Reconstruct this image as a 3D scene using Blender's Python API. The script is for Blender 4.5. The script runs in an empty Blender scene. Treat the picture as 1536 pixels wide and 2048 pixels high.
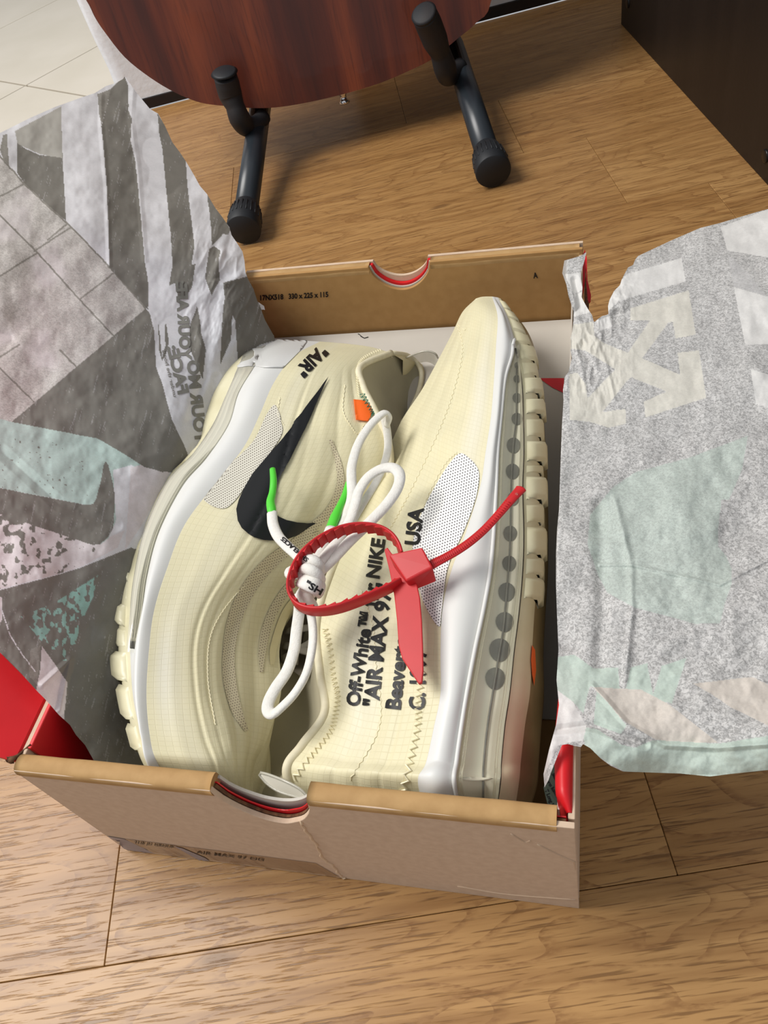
import bpy, bmesh, math, random
import numpy as np
from mathutils import Vector, Matrix
from mathutils.bvhtree import BVHTree
random.seed(7); RNG = np.random.default_rng(7)
SC = bpy.context.scene; COL = SC.collection
# ------------------------------------------------------------------ camera
F_PX, CX, CY = 1550.0, 768.0, 1024.0
CAM = np.array([0.231, -0.089, 0.3775])
PITCH, ROLL, YAW = math.radians(48.0), -0.305, -0.40
def cam_basis(p, r, y):
    cp, sp, cy, sy = math.cos(p), math.sin(p), math.cos(y), math.sin(y)
    f = np.array([cp*sy, cp*cy, -sp]); rt = np.array([cy, -sy, 0.0]); up = np.cross(rt, f)
    cr, sr = math.cos(r), math.sin(r)
    return cr*rt + sr*up, -sr*rt + cr*up, f
RT, UP, FW = cam_basis(PITCH, ROLL, YAW)
cd = bpy.data.cameras.new('camera'); cam = bpy.data.objects.new('camera', cd); COL.objects.link(cam)
cd.sensor_fit = 'HORIZONTAL'; cd.sensor_width = 36; cd.lens = 36*F_PX/1536; cd.clip_start = 0.01
cam.matrix_world = Matrix(((RT[0], UP[0], -FW[0], CAM[0]), (RT[1], UP[1], -FW[1], CAM[1]), (RT[2], UP[2], -FW[2], CAM[2]), (0, 0, 0, 1)))
SC.camera = cam
# ------------------------------------------------------------------ world, lights, exposure
wd = bpy.data.worlds.new('World'); SC.world = wd; wd.use_nodes = True
wd.node_tree.nodes['Background'].inputs[0].default_value = (0.93, 0.96, 1.0, 1)
wd.node_tree.nodes['Background'].inputs[1].default_value = 0.50
def area(name, loc, tgt, sx, sy, power, col):
    l = bpy.data.lights.new(name, 'AREA'); l.shape = 'RECTANGLE'; l.size = sx; l.size_y = sy; l.energy = power; l.color = col
    o = bpy.data.objects.new(name, l); COL.objects.link(o); o.location = loc
    o.rotation_euler = (Vector(tgt)-Vector(loc)).to_track_quat('-Z', 'Y').to_euler(); return o
area('window_light', (-1.2, 0.12, 2.0), (0.1, 0.25, 0.0), 1.1, 1.1, 57, (1.0, 0.97, 0.93))
SC.view_settings.view_transform = 'Standard'; SC.view_settings.look = 'None'
SC.view_settings.gamma = 1.0; SC.view_settings.use_curve_mapping = False
SC.view_settings.exposure = 0.0
# ------------------------------------------------------------------ helpers
def rays(px):
    px = np.asarray(px, float).reshape(-1, 2)
    return ((px[:, :1]-CX)/F_PX)*RT + (-(px[:, 1:]-CY)/F_PX)*UP + FW
def at(px, z):
    d = rays(px); z = np.broadcast_to(np.asarray(z, float), (len(d),))
    return CAM + d*((z-CAM[2])/d[:, 2])[:, None]
def P(x, y, z): return at([(x, y)], z)[0]
def on_plane(px, p0, n):
    d = rays(px); n = np.asarray(n); return CAM + d*(((np.asarray(p0)-CAM) @ n)/(d @ n))[:, None]
def Z(x0, y0, s, pts): return [(x0+x/s, y0+y/s) for x, y in pts]
TH = math.radians(15.2); RU = np.array([math.cos(TH), math.sin(TH), 0]); RV = np.array([-math.sin(TH), math.cos(TH), 0])
def room(u, v, z=0.0): return RU*u + RV*v + np.array([0, 0, z])
def lin(c):
    return tuple(((v/255)/12.92 if v/255 <= 0.04045 else ((v/255+0.055)/1.055)**2.4) for v in c)
ORG = {}
def org(o): return ORG.get(o.name, Vector((0, 0, 0))) if o else Vector((0, 0, 0))
def tag(o, label=None, cat=None, group=None, kind=None):
    if label: o['label'] = label
    if cat: o['category'] = cat
    if group: o['group'] = group
    if kind: o['kind'] = kind
    return o
def empty(name, loc, label, cat, group=None):
    o = bpy.data.objects.new(name, None); COL.objects.link(o); o.location = Vector(loc); ORG[o.name] = Vector(loc)
    o.empty_display_size = 0.02
    return tag(o, label, cat, group)
def put(name, me, mat=None, parent=None):
    o = bpy.data.objects.new(name, me); COL.objects.link(o)
    if parent is not None:
        o.parent = parent; o.location = -org(parent)
    if mat is not None:
        me.materials.clear(); me.materials.append(mat)
    return o
def mesh_from(verts, faces, smooth=True, uv=None):
    me = bpy.data.meshes.new('m'); verts = np.asarray(verts, float)
    faces = [tuple(f) for f in faces] if not isinstance(faces, np.ndarray) else faces
    if isinstance(faces, np.ndarray):
        n = len(faces); me.vertices.add(len(verts)); me.vertices.foreach_set('co', verts.ravel())
        me.loops.add(n*4); me.polygons.add(n)
        me.loops.foreach_set('vertex_index', faces.ravel().astype(np.int32))
        me.polygons.foreach_set('loop_start', np.arange(n, dtype=np.int32)*4)
        me.update(calc_edges=True); me.validate()
    else:
        me.from_pydata([tuple(v) for v in verts], [], faces); me.update()
    if smooth: me.polygons.foreach_set('use_smooth', [True]*len(me.polygons))
    if uv is not None:
        l = me.uv_layers.new(name='uv'); vi = np.zeros(len(me.loops), np.int32); me.loops.foreach_get('vertex_index', vi)
        l.data.foreach_set('uv', np.asarray(uv, np.float32)[vi].ravel())
    return me
def grid_faces(nu, nb, off=0, flip=False):
    i, j = np.meshgrid(np.arange(nu-1), np.arange(nb-1), indexing='ij'); a = (i*nb+j).ravel()+off
    f = np.stack([a, a+1, a+nb+1, a+nb], 1); return f[:, ::-1].copy() if flip else f
def join_grids(gs):
    V, Fa, off = [], [], 0
    for g in gs:
        V.append(g.reshape(-1, 3)); Fa.append(grid_faces(g.shape[0], g.shape[1], off)); off += g.shape[0]*g.shape[1]
    return np.concatenate(V), np.concatenate(Fa)
def crspline(Pn, t):
    Pn = np.asarray(Pn, float); n = len(Pn); E = np.concatenate([[2*Pn[0]-Pn[1]], Pn, [2*Pn[-1]-Pn[-2]]])
    t = np.clip(np.asarray(t, float), 0, n-1-1e-9); i = t.astype(int); f = (t-i).reshape((-1,)+(1,)*(Pn.ndim-1))
    a, b, c, d = E[i], E[i+1], E[i+2], E[i+3]
    return 0.5*(2*b+(c-a)*f+(2*a-5*b+4*c-d)*f*f+(3*b-a-3*c+d)*f**3)
def grid_normals(G):
    du = np.gradient(G, axis=0); dv = np.gradient(G, axis=1); N = np.cross(du, dv)
    N /= np.linalg.norm(N, axis=2, keepdims=True)+1e-12
    s = np.sign(np.sum(N*(CAM-G), axis=2, keepdims=True)); s[s == 0] = 1
    return N*s
def box_mesh(c, ax, ay, az, bevel=0.0, segs=2):
    bm = bmesh.new(); bmesh.ops.create_cube(bm, size=1.0)
    M = Matrix(((ax[0], ay[0], az[0], c[0]), (ax[1], ay[1], az[1], c[1]), (ax[2], ay[2], az[2], c[2]), (0, 0, 0, 1)))
    bmesh.ops.transform(bm, matrix=M, verts=bm.verts)
    if bevel: bmesh.ops.bevel(bm, geom=bm.edges[:], offset=bevel, segments=segs, profile=0.5, affect='EDGES')
    bmesh.ops.recalc_face_normals(bm, faces=bm.faces)
    me = bpy.data.meshes.new('b'); bm.to_mesh(me); bm.free(); return me
def prism(poly, base, ex, bevel=0.0):
    """poly: list of 3D points (planar), extruded by vector ex"""
    bm = bmesh.new(); vs = [bm.verts.new(Vector(p)) for p in poly]; f = bm.faces.new(vs)
    r = bmesh.ops.extrude_face_region(bm, geom=[f]); nv = [g for g in r['geom'] if isinstance(g, bmesh.types.BMVert)]
    bmesh.ops.translate(bm, vec=Vector(ex), verts=nv)
    bmesh.ops.recalc_face_normals(bm, faces=bm.faces)
    if bevel: bmesh.ops.bevel(bm, geom=[e for e in bm.edges], offset=bevel, segments=2, profile=0.5, affect='EDGES')
    me = bpy.data.meshes.new('p'); bm.to_mesh(me); bm.free(); return me
def tube(path, rad, n=10, flat=1.0, up=None, caps=True, sub=6, spline=True):
    path = np.asarray(path, float); m = len(path)
    rad = np.broadcast_to(np.asarray(rad, float), (m,))
    if spline:
        t = np.linspace(0, m-1, (m-1)*sub+1); Q = crspline(path, t); R = np.interp(t, np.arange(m), rad)
    else: Q, R = path, rad
    T = np.gradient(Q, axis=0); T /= np.linalg.norm(T, axis=1, keepdims=True)+1e-12
    a = np.array([0, 0, 1.0]) if up is None else np.asarray(up, float)
    V = []; prev = None
    for k in range(len(Q)):
        if up is None and prev is not None: s = prev - T[k]*(prev @ T[k])
        else:
            s = np.cross(T[k], a)
            if np.linalg.norm(s) < 1e-3: s = np.cross(T[k], np.array([1.0, 0, 0]))
        s /= np.linalg.norm(s); prev = s; w = np.cross(T[k], s)
        for j in range(n):
            an = 2*math.pi*j/n; V.append(Q[k]+R[k]*(math.cos(an)*s+flat*math.sin(an)*w))
    Fa = []
    for k in range(len(Q)-1):
        for j in range(n):
            Fa.append((k*n+j, k*n+(j+1) % n, (k+1)*n+(j+1) % n, (k+1)*n+j))
    if caps: Fa.append(tuple(range(n-1, -1, -1))); Fa.append(tuple((len(Q)-1)*n+j for j in range(n)))
    return np.array(V), Fa
def tube_mesh(*a, **k):
    v, f = tube(*a, **k); return mesh_from(v, f)
def multi_mesh(parts):
    V, Fa, o = [], [], 0
    for v, f in parts:
        V.append(v); Fa += [tuple(i+o for i in q) for q in f]; o += len(v)
    return mesh_from(np.concatenate(V), Fa)
def bvh_of(objs):
    V, Fa = [], []; o = 0
    for ob in objs:
        me = ob.data; off = org(ob.parent)*0
        V += [v.co.copy() for v in me.vertices]; Fa += [tuple(i+o for i in p.vertices) for p in me.polygons]; o = len(V)
    return BVHTree.FromPolygons(V, Fa)
def project(px, bvh, off, zguess=0.1):
    out = []; dd = rays(px)
    c = Vector(CAM)
    for p, d in zip(px, dd):
        v = Vector(d).normalized(); h = bvh.ray_cast(c, v)
        if h[0] is None:
            g = Vector(at([p], zguess)[0]); h = bvh.find_nearest(g)
        q, n = h[0], h[1]
        if n.dot(v) > 0: n = -n
        out.append(q + n*off)
    return out
def cut_cells(bm, cell):
    xs = [v.co.x for v in bm.verts]; ys = [v.co.y for v in bm.verts]
    for ax, lo, hi in ((0, min(xs), max(xs)), (1, min(ys), max(ys))):
        k = math.floor(lo/cell)+1
        while k*cell < hi:
            co = Vector((k*cell, 0, 0)) if ax == 0 else Vector((0, k*cell, 0)); no = Vector((1, 0, 0)) if ax == 0 else Vector((0, 1, 0))
            bmesh.ops.bisect_plane(bm, geom=bm.verts[:]+bm.edges[:]+bm.faces[:], plane_co=co, plane_no=no, dist=1e-5); k += 1
def decal(name, polys, bvh, mat, parent, off=0.0004, cell=8, thick=0.0, smooth_poly=False, zg=0.1):
    """shape given as outline(s), laid on the surface it is printed or sewn on"""
    bm = bmesh.new()
    if isinstance(polys, bpy.types.Mesh): bm.from_mesh(polys)
    else:
        for pl in polys:
            if smooth_poly:
                a = np.array(pl+pl[:3], float); q = crspline(a, np.linspace(1, len(pl)+1, len(pl)*5+1)[:-1]); pl = q.tolist()
            f = bm.faces.new([bm.verts.new((x, y, 0)) for x, y in pl])
        bmesh.ops.triangulate(bm, faces=bm.faces[:])
    cut_cells(bm, cell)
    bm.verts.ensure_lookup_table(); px = [(v.co.x, v.co.y) for v in bm.verts]
    pr = project(px, bvh, off, zg)
    l = bm.loops.layers.uv.new('uv')
    for f in bm.faces:
        for lp in f.loops: lp[l].uv = (lp.vert.co.x, lp.vert.co.y)
    for v, q in zip(bm.verts, pr): v.co = q
    for f in bm.faces:
        f.normal_update(); f.smooth = True
        if f.normal.dot(Vector(CAM)-f.calc_center_median()) < 0: f.normal_flip()
    if thick:
        r = bmesh.ops.extrude_face_region(bm, geom=bm.faces[:]); nv = [g for g in r['geom'] if isinstance(g, bmesh.types.BMVert)]
        for v in nv:
            d = (Vector(CAM)-v.co).normalized(); v.co += d*thick
        bmesh.ops.recalc_face_normals(bm, faces=bm.faces)
    me = bpy.data.meshes.new('d'); bm.to_mesh(me); bm.free()
    return put(name, me, mat, parent)
def text_px(s, p0, p1, h, mirror=False, bold=0.02):
    cu = bpy.data.curves.new('t', 'FONT'); cu.body = s; cu.size = 1; cu.offset = bold; cu.resolution_u = 3
    ob = bpy.data.objects.new('t', cu); COL.objects.link(ob); bpy.context.view_layer.update()
    me = bpy.data.meshes.new_from_object(ob.evaluated_get(bpy.context.evaluated_depsgraph_get()))
    bpy.data.objects.remove(ob)
    co = np.array([v.co[:] for v in me.vertices]); x0, x1 = co[:, 0].min(), co[:, 0].max()
    p0, p1 = np.array(p0, float), np.array(p1, float); d = p1-p0; L = np.linalg.norm(d); d /= L
    up = np.array([d[1], -d[0]])*(-1 if mirror else 1)
    for v, c in zip(me.vertices, co):
        q = p0 + d*(c[0]-x0)/(x1-x0)*L + up*(c[1]/0.70)*h; v.co = (q[0], q[1], 0)
    return me
def inpoly(x, y, poly):
    c = np.zeros(x.shape, bool); n = len(poly)
    for i in range(n):
        x0, y0 = poly[i]; x1, y1 = poly[(i+1) % n]
        if y0 == y1: continue
        k = ((y0 > y) != (y1 > y)) & (x < (x1-x0)*(y-y0)/(y1-y0)+x0); c ^= k
    return c
def segdist(x, y, pts):
    d = np.full(x.shape, 1e9)
    for (x0, y0), (x1, y1) in zip(pts[:-1], pts[1:]):
        L2 = (x1-x0)**2+(y1-y0)**2+1e-9; t = np.clip(((x-x0)*(x1-x0)+(y-y0)*(y1-y0))/L2, 0, 1)
        d = np.minimum(d, np.hypot(x-x0-t*(x1-x0), y-y0-t*(y1-y0)))
    return d
def vnoise(x, y, seed=0):
    r = np.random.default_rng(seed); T = r.random((64, 64)); xi = np.floor(x).astype(int); yi = np.floor(y).astype(int)
    fx, fy = x-xi, y-yi; fx = fx*fx*(3-2*fx); fy = fy*fy*(3-2*fy); g = lambda a, b: T[a % 64, b % 64]
    return (g(xi, yi)*(1-fx)+g(xi+1, yi)*fx)*(1-fy)+(g(xi, yi+1)*(1-fx)+g(xi+1, yi+1)*fx)*fy
def fbm(x, y, seed=0, o=4):
    s, a = 0, 0.5
    for k in range(o): s = s+a*vnoise(x*2**k, y*2**k, seed+k); a *= 0.5
    return s/(1-0.5**o)
# ------------------------------------------------------------------ materials
def nodes(m): return m.node_tree.nodes, m.node_tree.links
def mat(name, col, rough=0.6, spec=0.4, noise=None, bump=None, metal=0.0, sss=0.0, coat=0.0, sheen=0.0):
    """noise=(scale, second colour, amount[, detail, stretch]); bump=(scale, strength, distance)"""
    m = bpy.data.materials.new(name); m.use_nodes = True; N, L = nodes(m); b = N['Principled BSDF']
    b.inputs['Base Color'].default_value = (*lin(col), 1); b.inputs['Roughness'].default_value = rough
    b.inputs['Specular IOR Level'].default_value = spec; b.inputs['Metallic'].default_value = metal
    b.inputs['Subsurface Weight'].default_value = sss; b.inputs['Subsurface Scale'].default_value = 0.003; b.inputs['Subsurface Radius'].default_value = (1.0, 0.95, 0.8)
    b.inputs['Coat Weight'].default_value = coat; b.inputs['Sheen Weight'].default_value = sheen
    tc = N.new('ShaderNodeTexCoord')
    if noise:
        sc, c2, am = noise[:3]; mp = N.new('ShaderNodeMapping'); L.new(tc.outputs['Object'], mp.inputs[0])
        if len(noise) > 4: mp.inputs['Scale'].default_value = noise[4]
        t = N.new('ShaderNodeTexNoise'); t.inputs['Scale'].default_value = sc; t.inputs['Detail'].default_value = noise[3] if len(noise) > 3 else 4
        L.new(mp.outputs[0], t.inputs['Vector'])
        r = N.new('ShaderNodeMapRange'); r.inputs[1].default_value = 0.35; r.inputs[2].default_value = 0.65; r.inputs[4].default_value = am
        L.new(t.outputs[0], r.inputs[0]); x = N.new('ShaderNodeMix'); x.data_type = 'RGBA'
        x.inputs[6].default_value = (*lin(col), 1); x.inputs[7].default_value = (*lin(c2), 1); L.new(r.outputs[0], x.inputs[0]); L.new(x.outputs[2], b.inputs['Base Color'])
    if bump:
        t = N.new('ShaderNodeTexNoise'); t.inputs['Scale'].default_value = bump[0]; t.inputs['Detail'].default_value = 5; L.new(tc.outputs['Object'], t.inputs['Vector'])
        bp = N.new('ShaderNodeBump'); bp.inputs['Strength'].default_value = bump[1]; bp.inputs['Distance'].default_value = bump[2]
        L.new(t.outputs[0], bp.inputs['Height']); L.new(bp.outputs[0], b.inputs['Normal'])
    return m
def math_node(N, L, op, a, b=None, c=None):
    n = N.new('ShaderNodeMath'); n.operation = op
    for i, v in enumerate((a, b, c)):
        if v is None: continue
        if isinstance(v, (int, float)): n.inputs[i].default_value = v
        else: L.new(v, n.inputs[i])
    return n.outputs[0]
def mixc(N, L, f, a, b):
    x = N.new('ShaderNodeMix'); x.data_type = 'RGBA'
    for i, v in ((0, f), (6, a), (7, b)):
        if isinstance(v, (int, float)): x.inputs[i].default_value = v
        elif isinstance(v, tuple): x.inputs[i].default_value = (*v, 1)
        else: L.new(v, x.inputs[i])
    return x.outputs[2]
def wood_floor_mat():
    m = bpy.data.materials.new('oak_laminate'); m.use_nodes = True; N, L = nodes(m); b = N['Principled BSDF']
    uv = N.new('ShaderNodeUVMap'); uv.uv_map = 'uv'
    oi = N.new('ShaderNodeObjectInfo')
    sep = N.new('ShaderNodeSeparateXYZ'); L.new(uv.outputs[0], sep.inputs[0])
    sh = math_node(N, L, 'MULTIPLY', oi.outputs['Random'], 37.0)
    u = math_node(N, L, 'ADD', sep.outputs[0], sh); v = math_node(N, L, 'ADD', sep.outputs[1], sh)
    def comb(su, sv):
        c = N.new('ShaderNodeCombineXYZ'); L.new(math_node(N, L, 'MULTIPLY', u, su), c.inputs[0]); L.new(math_node(N, L, 'MULTIPLY', v, sv), c.inputs[1]); L.new(sh, c.inputs[2]); return c.outputs[0]
    def noise(vec, sc, det=4, dist=0.0):
        t = N.new('ShaderNodeTexNoise'); t.inputs['Scale'].default_value = sc; t.inputs['Detail'].default_value = det; t.inputs['Distortion'].default_value = dist; L.new(vec, t.inputs['Vector']); return t.outputs[0]
    def ramp(f, a, bb, lo=0.0, hi=1.0):
        r = N.new('ShaderNodeMapRange'); r.inputs[1].default_value = a; r.inputs[2].default_value = bb; r.inputs[3].default_value = lo; r.inputs[4].default_value = hi; L.new(f, r.inputs[0]); return r.outputs[0]
    # broad cathedral rings
    fld = noise(comb(3.4, 12.0), 1.0, 2, 0.3)
    rings = math_node(N, L, 'FRACT', math_node(N, L, 'MULTIPLY', fld, 24.0))
    ringe = ramp(rings, 0.72, 0.97)
    ringj = math_node(N, L, 'MULTIPLY', ringe, ramp(noise(comb(240, 700), 1.0, 2), 0.4, 0.6, 0.25, 1.0))
    fib = noise(comb(9, 150), 1.0, 4, 0.2)
    pores = ramp(noise(comb(40, 900), 1.0, 3), 0.55, 0.65)
    big = noise(comb(1.5, 6), 1.0, 2)
    c = mixc(N, L, ramp(big, 0.35, 0.65), lin((184, 143, 92)), lin((163, 122, 74)))
    c = mixc(N, L, ramp(fib, 0.42, 0.68, 0, 0.75), c, lin((128, 88, 48)))
    c = mixc(N, L, math_node(N, L, 'MULTIPLY', ringj, 0.75), c, lin((118, 78, 44)))
    c = mixc(N, L, math_node(N, L, 'MULTIPLY', pores, 0.80), c, lin((98, 66, 36)))
    # knots
    vo = N.new('ShaderNodeTexVoronoi'); vo.voronoi_dimensions = '2D'; vo.inputs['Scale'].default_value = 1.0; L.new(comb(2.4, 7.5), vo.inputs['Vector'])
    kn = ramp(vo.outputs['Distance'], 0.012, 0.030, 1.0, 0.0)
    c = mixc(N, L, math_node(N, L, 'MULTIPLY', kn, 0.7), c, lin((82, 55, 35)))
    tone = ramp(oi.outputs['Random'], 0, 1, 0.0, 0.35)
    c = mixc(N, L, tone, c, lin((158, 118, 72)))
    L.new(c, b.inputs['Base Color']); b.inputs['Roughness'].default_value = 0.30; b.inputs['Specular IOR Level'].default_value = 0.32
    bp = N.new('ShaderNodeBump'); bp.inputs['Strength'].default_value = 0.25; bp.inputs['Distance'].default_value = 0.0004; bp.invert = True
    L.new(pores, bp.inputs['Height']); L.new(bp.outputs[0], b.inputs['Normal'])
    return m
def guitar_mat():
    m = bpy.data.materials.new('mahogany_gloss'); m.use_nodes = True; N, L = nodes(m); b = N['Principled BSDF']
    uv = N.new('ShaderNodeUVMap'); uv.uv_map = 'uv'; mp = N.new('ShaderNodeMapping'); L.new(uv.outputs[0], mp.inputs[0]); mp.inputs['Scale'].default_value = (26, 2.0, 1)
    t = N.new('ShaderNodeTexNoise'); t.inputs['Scale'].default_value = 1; t.inputs['Detail'].default_value = 3; t.inputs['Distortion'].default_value = 0.4; L.new(mp.outputs[0], t.inputs['Vector'])
    mp2 = N.new('ShaderNodeMapping'); L.new(uv.outputs[0], mp2.inputs[0]); mp2.inputs['Scale'].default_value = (420, 22, 1)
    t2 = N.new('ShaderNodeTexNoise'); t2.inputs['Scale'].default_value = 1; t2.inputs['Detail'].default_value = 3; L.new(mp2.outputs[0], t2.inputs['Vector'])
    r = N.new('ShaderNodeValToRGB'); e = r.color_ramp.elements; e[0].position = 0.34; e[0].color = (*lin((62, 22, 13)), 1); e[1].position = 0.68; e[1].color = (*lin((124, 56, 27)), 1); L.new(t.outputs[0], r.inputs[0])
    k = e = r.color_ramp.elements.new(0.5); k.color = (*lin((90, 35, 18)), 1)
    r2 = N.new('ShaderNodeMapRange'); r2.inputs[1].default_value = 0.5; r2.inputs[2].default_value = 0.7; r2.inputs[4].default_value = 0.45; L.new(t2.outputs[0], r2.inputs[0])
    L.new(mixc(N, L, r2.outputs[0], r.outputs[0], lin((54, 20, 12))), b.inputs['Base Color']); b.inputs['Roughness'].default_value = 0.42; b.inputs['Coat Weight'].default_value = 0.15
    return m
def shoe_mat(name, col, col2, gridmm=3.0, line=(196, 184, 140), amt=0.35):
    """woven ripstop: fine grid of raised threads drawn from the fabric's own uv (millimetres)"""
    m = bpy.data.materials.new(name); m.use_nodes = True; N, L = nodes(m); b = N['Principled BSDF']
    uv = N.new('ShaderNodeUVMap'); uv.uv_map = 'uv'; sep = N.new('ShaderNodeSeparateXYZ'); L.new(uv.outputs[0], sep.inputs[0])
    def ln(s):
        f = math_node(N, L, 'FRACT', math_node(N, L, 'DIVIDE', s, gridmm)); d = math_node(N, L, 'ABSOLUTE', math_node(N, L, 'SUBTRACT', f, 0.5))
        r = N.new('ShaderNodeMapRange'); r.inputs[1].default_value = 0.44; r.inputs[2].default_value = 0.5; L.new(d, r.inputs[0]); return r.outputs[0]
    g = math_node(N, L, 'MAXIMUM', ln(sep.outputs[0]), ln(sep.outputs[1]))
    tc = N.new('ShaderNodeTexCoord'); t = N.new('ShaderNodeTexNoise'); t.inputs['Scale'].default_value = 22; t.inputs['Detail'].default_value = 3; L.new(tc.outputs['Object'], t.inputs['Vector'])
    r = N.new('ShaderNodeMapRange'); r.inputs[1].default_value = 0.38; r.inputs[2].default_value = 0.62; L.new(t.outputs[0], r.inputs[0])
    c = mixc(N, L, r.outputs[0], lin(col), lin(col2))
    at_ = N.new('ShaderNodeAttribute'); at_.attribute_name = 'tone'
    c = mixc(N, L, at_.outputs['Fac'], c, lin((226, 224, 216)))
    gm = math_node(N, L, 'MULTIPLY', g, amt)
    c = mixc(N, L, gm, c, lin(line))
    L.new(c, b.inputs['Base Color']); b.inputs['Roughness'].default_value = 0.5; b.inputs['Specular IOR Level'].default_value = 0.35
    b.inputs['Subsurface Weight'].default_value = 0.12; b.inputs['Subsurface Scale'].default_value = 0.003; b.inputs['Subsurface Radius'].default_value = (1.0, 0.95, 0.8)
    bp = N.new('ShaderNodeBump'); bp.inputs['Strength'].default_value = 0.3; bp.inputs['Distance'].default_value = 0.0003; L.new(g, bp.inputs['Height']); L.new(bp.outputs[0], b.inputs['Normal'])
    return m
def mesh_mat(name, base, hole, period, ang=0.0, rad=0.3):
    """knitted mesh: staggered round holes from the panel's own uv"""
    m = bpy.data.materials.new(name); m.use_nodes = True; N, L = nodes(m); b = N['Principled BSDF']
    uv = N.new('ShaderNodeUVMap'); uv.uv_map = 'uv'; mp = N.new('ShaderNodeMapping'); L.new(uv.outputs[0], mp.inputs[0])
    mp.inputs['Rotation'].default_value = (0, 0, ang); mp.inputs['Scale'].default_value = (1/period, 1/period, 1)
    sep = N.new('ShaderNodeSeparateXYZ'); L.new(mp.outputs[0], sep.inputs[0])
    row = math_node(N, L, 'FLOOR', sep.outputs[1]); odd = math_node(N, L, 'MULTIPLY', math_node(N, L, 'MODULO', row, 2.0), 0.5)
    fx = math_node(N, L, 'SUBTRACT', math_node(N, L, 'FRACT', math_node(N, L, 'ADD', sep.outputs[0], odd)), 0.5)
    fy = math_node(N, L, 'SUBTRACT', math_node(N, L, 'FRACT', sep.outputs[1]), 0.5)
    d = math_node(N, L, 'SQRT', math_node(N, L, 'ADD', math_node(N, L, 'MULTIPLY', fx, fx), math_node(N, L, 'MULTIPLY', fy, fy)))
    r = N.new('ShaderNodeMapRange'); r.inputs[1].default_value = rad; r.inputs[2].default_value = rad*0.6; L.new(d, r.inputs[0])
    L.new(mixc(N, L, r.outputs[0], lin(base), lin(hole)), b.inputs['Base Color']); b.inputs['Roughness'].default_value = 0.7
    return m
def paper_mat(name, speck):
    m = bpy.data.materials.new(name); m.use_nodes = True; N, L = nodes(m); b = N['Principled BSDF']; out = N['Material Output']
    a = N.new('ShaderNodeAttribute'); a.attribute_name = 'print'
    tc = N.new('ShaderNodeTexCoord')
    t = N.new('ShaderNodeTexNoise'); t.inputs['Scale'].default_value = 860; t.inputs['Detail'].default_value = 3; t.inputs['Distortion'].default_value = 1.2; L.new(tc.outputs['Object'], t.inputs['Vector'])
    r = N.new('ShaderNodeMapRange'); r.inputs[1].default_value = 0.40; r.inputs[2].default_value = 0.62; L.new(t.outputs[0], r.inputs[0])
    f = math_node(N, L, 'MULTIPLY', r.outputs[0], a.outputs['Alpha'])
    c = mixc(N, L, f, a.outputs['Color'], lin(speck))
    t2 = N.new('ShaderNodeTexNoise'); t2.inputs['Scale'].default_value = 90; t2.inputs['Detail'].default_value = 4; L.new(tc.outputs['Object'], t2.inputs['Vector'])
    r2 = N.new('ShaderNodeMapRange'); r2.inputs[1].default_value = 0.3; r2.inputs[2].default_value = 0.7; r2.inputs[3].default_value = 0.92; r2.inputs[4].default_value = 1.06; L.new(t2.outputs[0], r2.inputs[0])
    mu = N.new('ShaderNodeMix'); mu.data_type = 'RGBA'; mu.blend_type = 'MULTIPLY'; mu.inputs[0].default_value = 1; L.new(c, mu.inputs[6])
    cc = N.new('ShaderNodeCombineColor'); [L.new(r2.outputs[0], cc.inputs[i]) for i in range(3)]; L.new(cc.outputs[0], mu.inputs[7])
    L.new(mu.outputs[2], b.inputs['Base Color']); b.inputs['Roughness'].default_value = 0.62; b.inputs['Specular IOR Level'].default_value = 0.3
    bp = N.new('ShaderNodeBump'); bp.inputs['Strength'].default_value = 0.25; bp.inputs['Distance'].default_value = 0.0006; L.new(t2.outputs[0], bp.inputs['Height']); L.new(bp.outputs[0], b.inputs['Normal'])
    tr = N.new('ShaderNodeBsdfTranslucent'); L.new(mu.outputs[2], tr.inputs[0]); mx = N.new('ShaderNodeMixShader'); mx.inputs[0].default_value = 0.25
    L.new(b.outputs[0], mx.inputs[1]); L.new(tr.outputs[0], mx.inputs[2]); L.new(mx.outputs[0], out.inputs[0])
    return m
def clear_mat(name, tint, mixf, rough=0.06):
    m = bpy.data.materials.new(name); m.use_nodes = True; N, L = nodes(m); b = N['Principled BSDF']; out = N['Material Output']
    b.inputs['Base Color'].default_value = (*lin(tint), 1); b.inputs['Roughness'].default_value = rough; b.inputs['Coat Weight'].default_value = 1.0; b.inputs['Coat Roughness'].default_value = 0.04
    tr = N.new('ShaderNodeBsdfTransparent'); tr.inputs[0].default_value = (0.99, 0.99, 0.97, 1); lw = N.new('ShaderNodeLayerWeight'); lw.inputs[0].default_value = 0.35
    f = math_node(N, L, 'ADD', math_node(N, L, 'MULTIPLY', lw.outputs['Fresnel'], 0.6), mixf)
    mx = N.new('ShaderNodeMixShader'); L.new(f, mx.inputs[0]); L.new(tr.outputs[0], mx.inputs[1]); L.new(b.outputs[0], mx.inputs[2]); L.new(mx.outputs[0], out.inputs[0])
    return m
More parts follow.
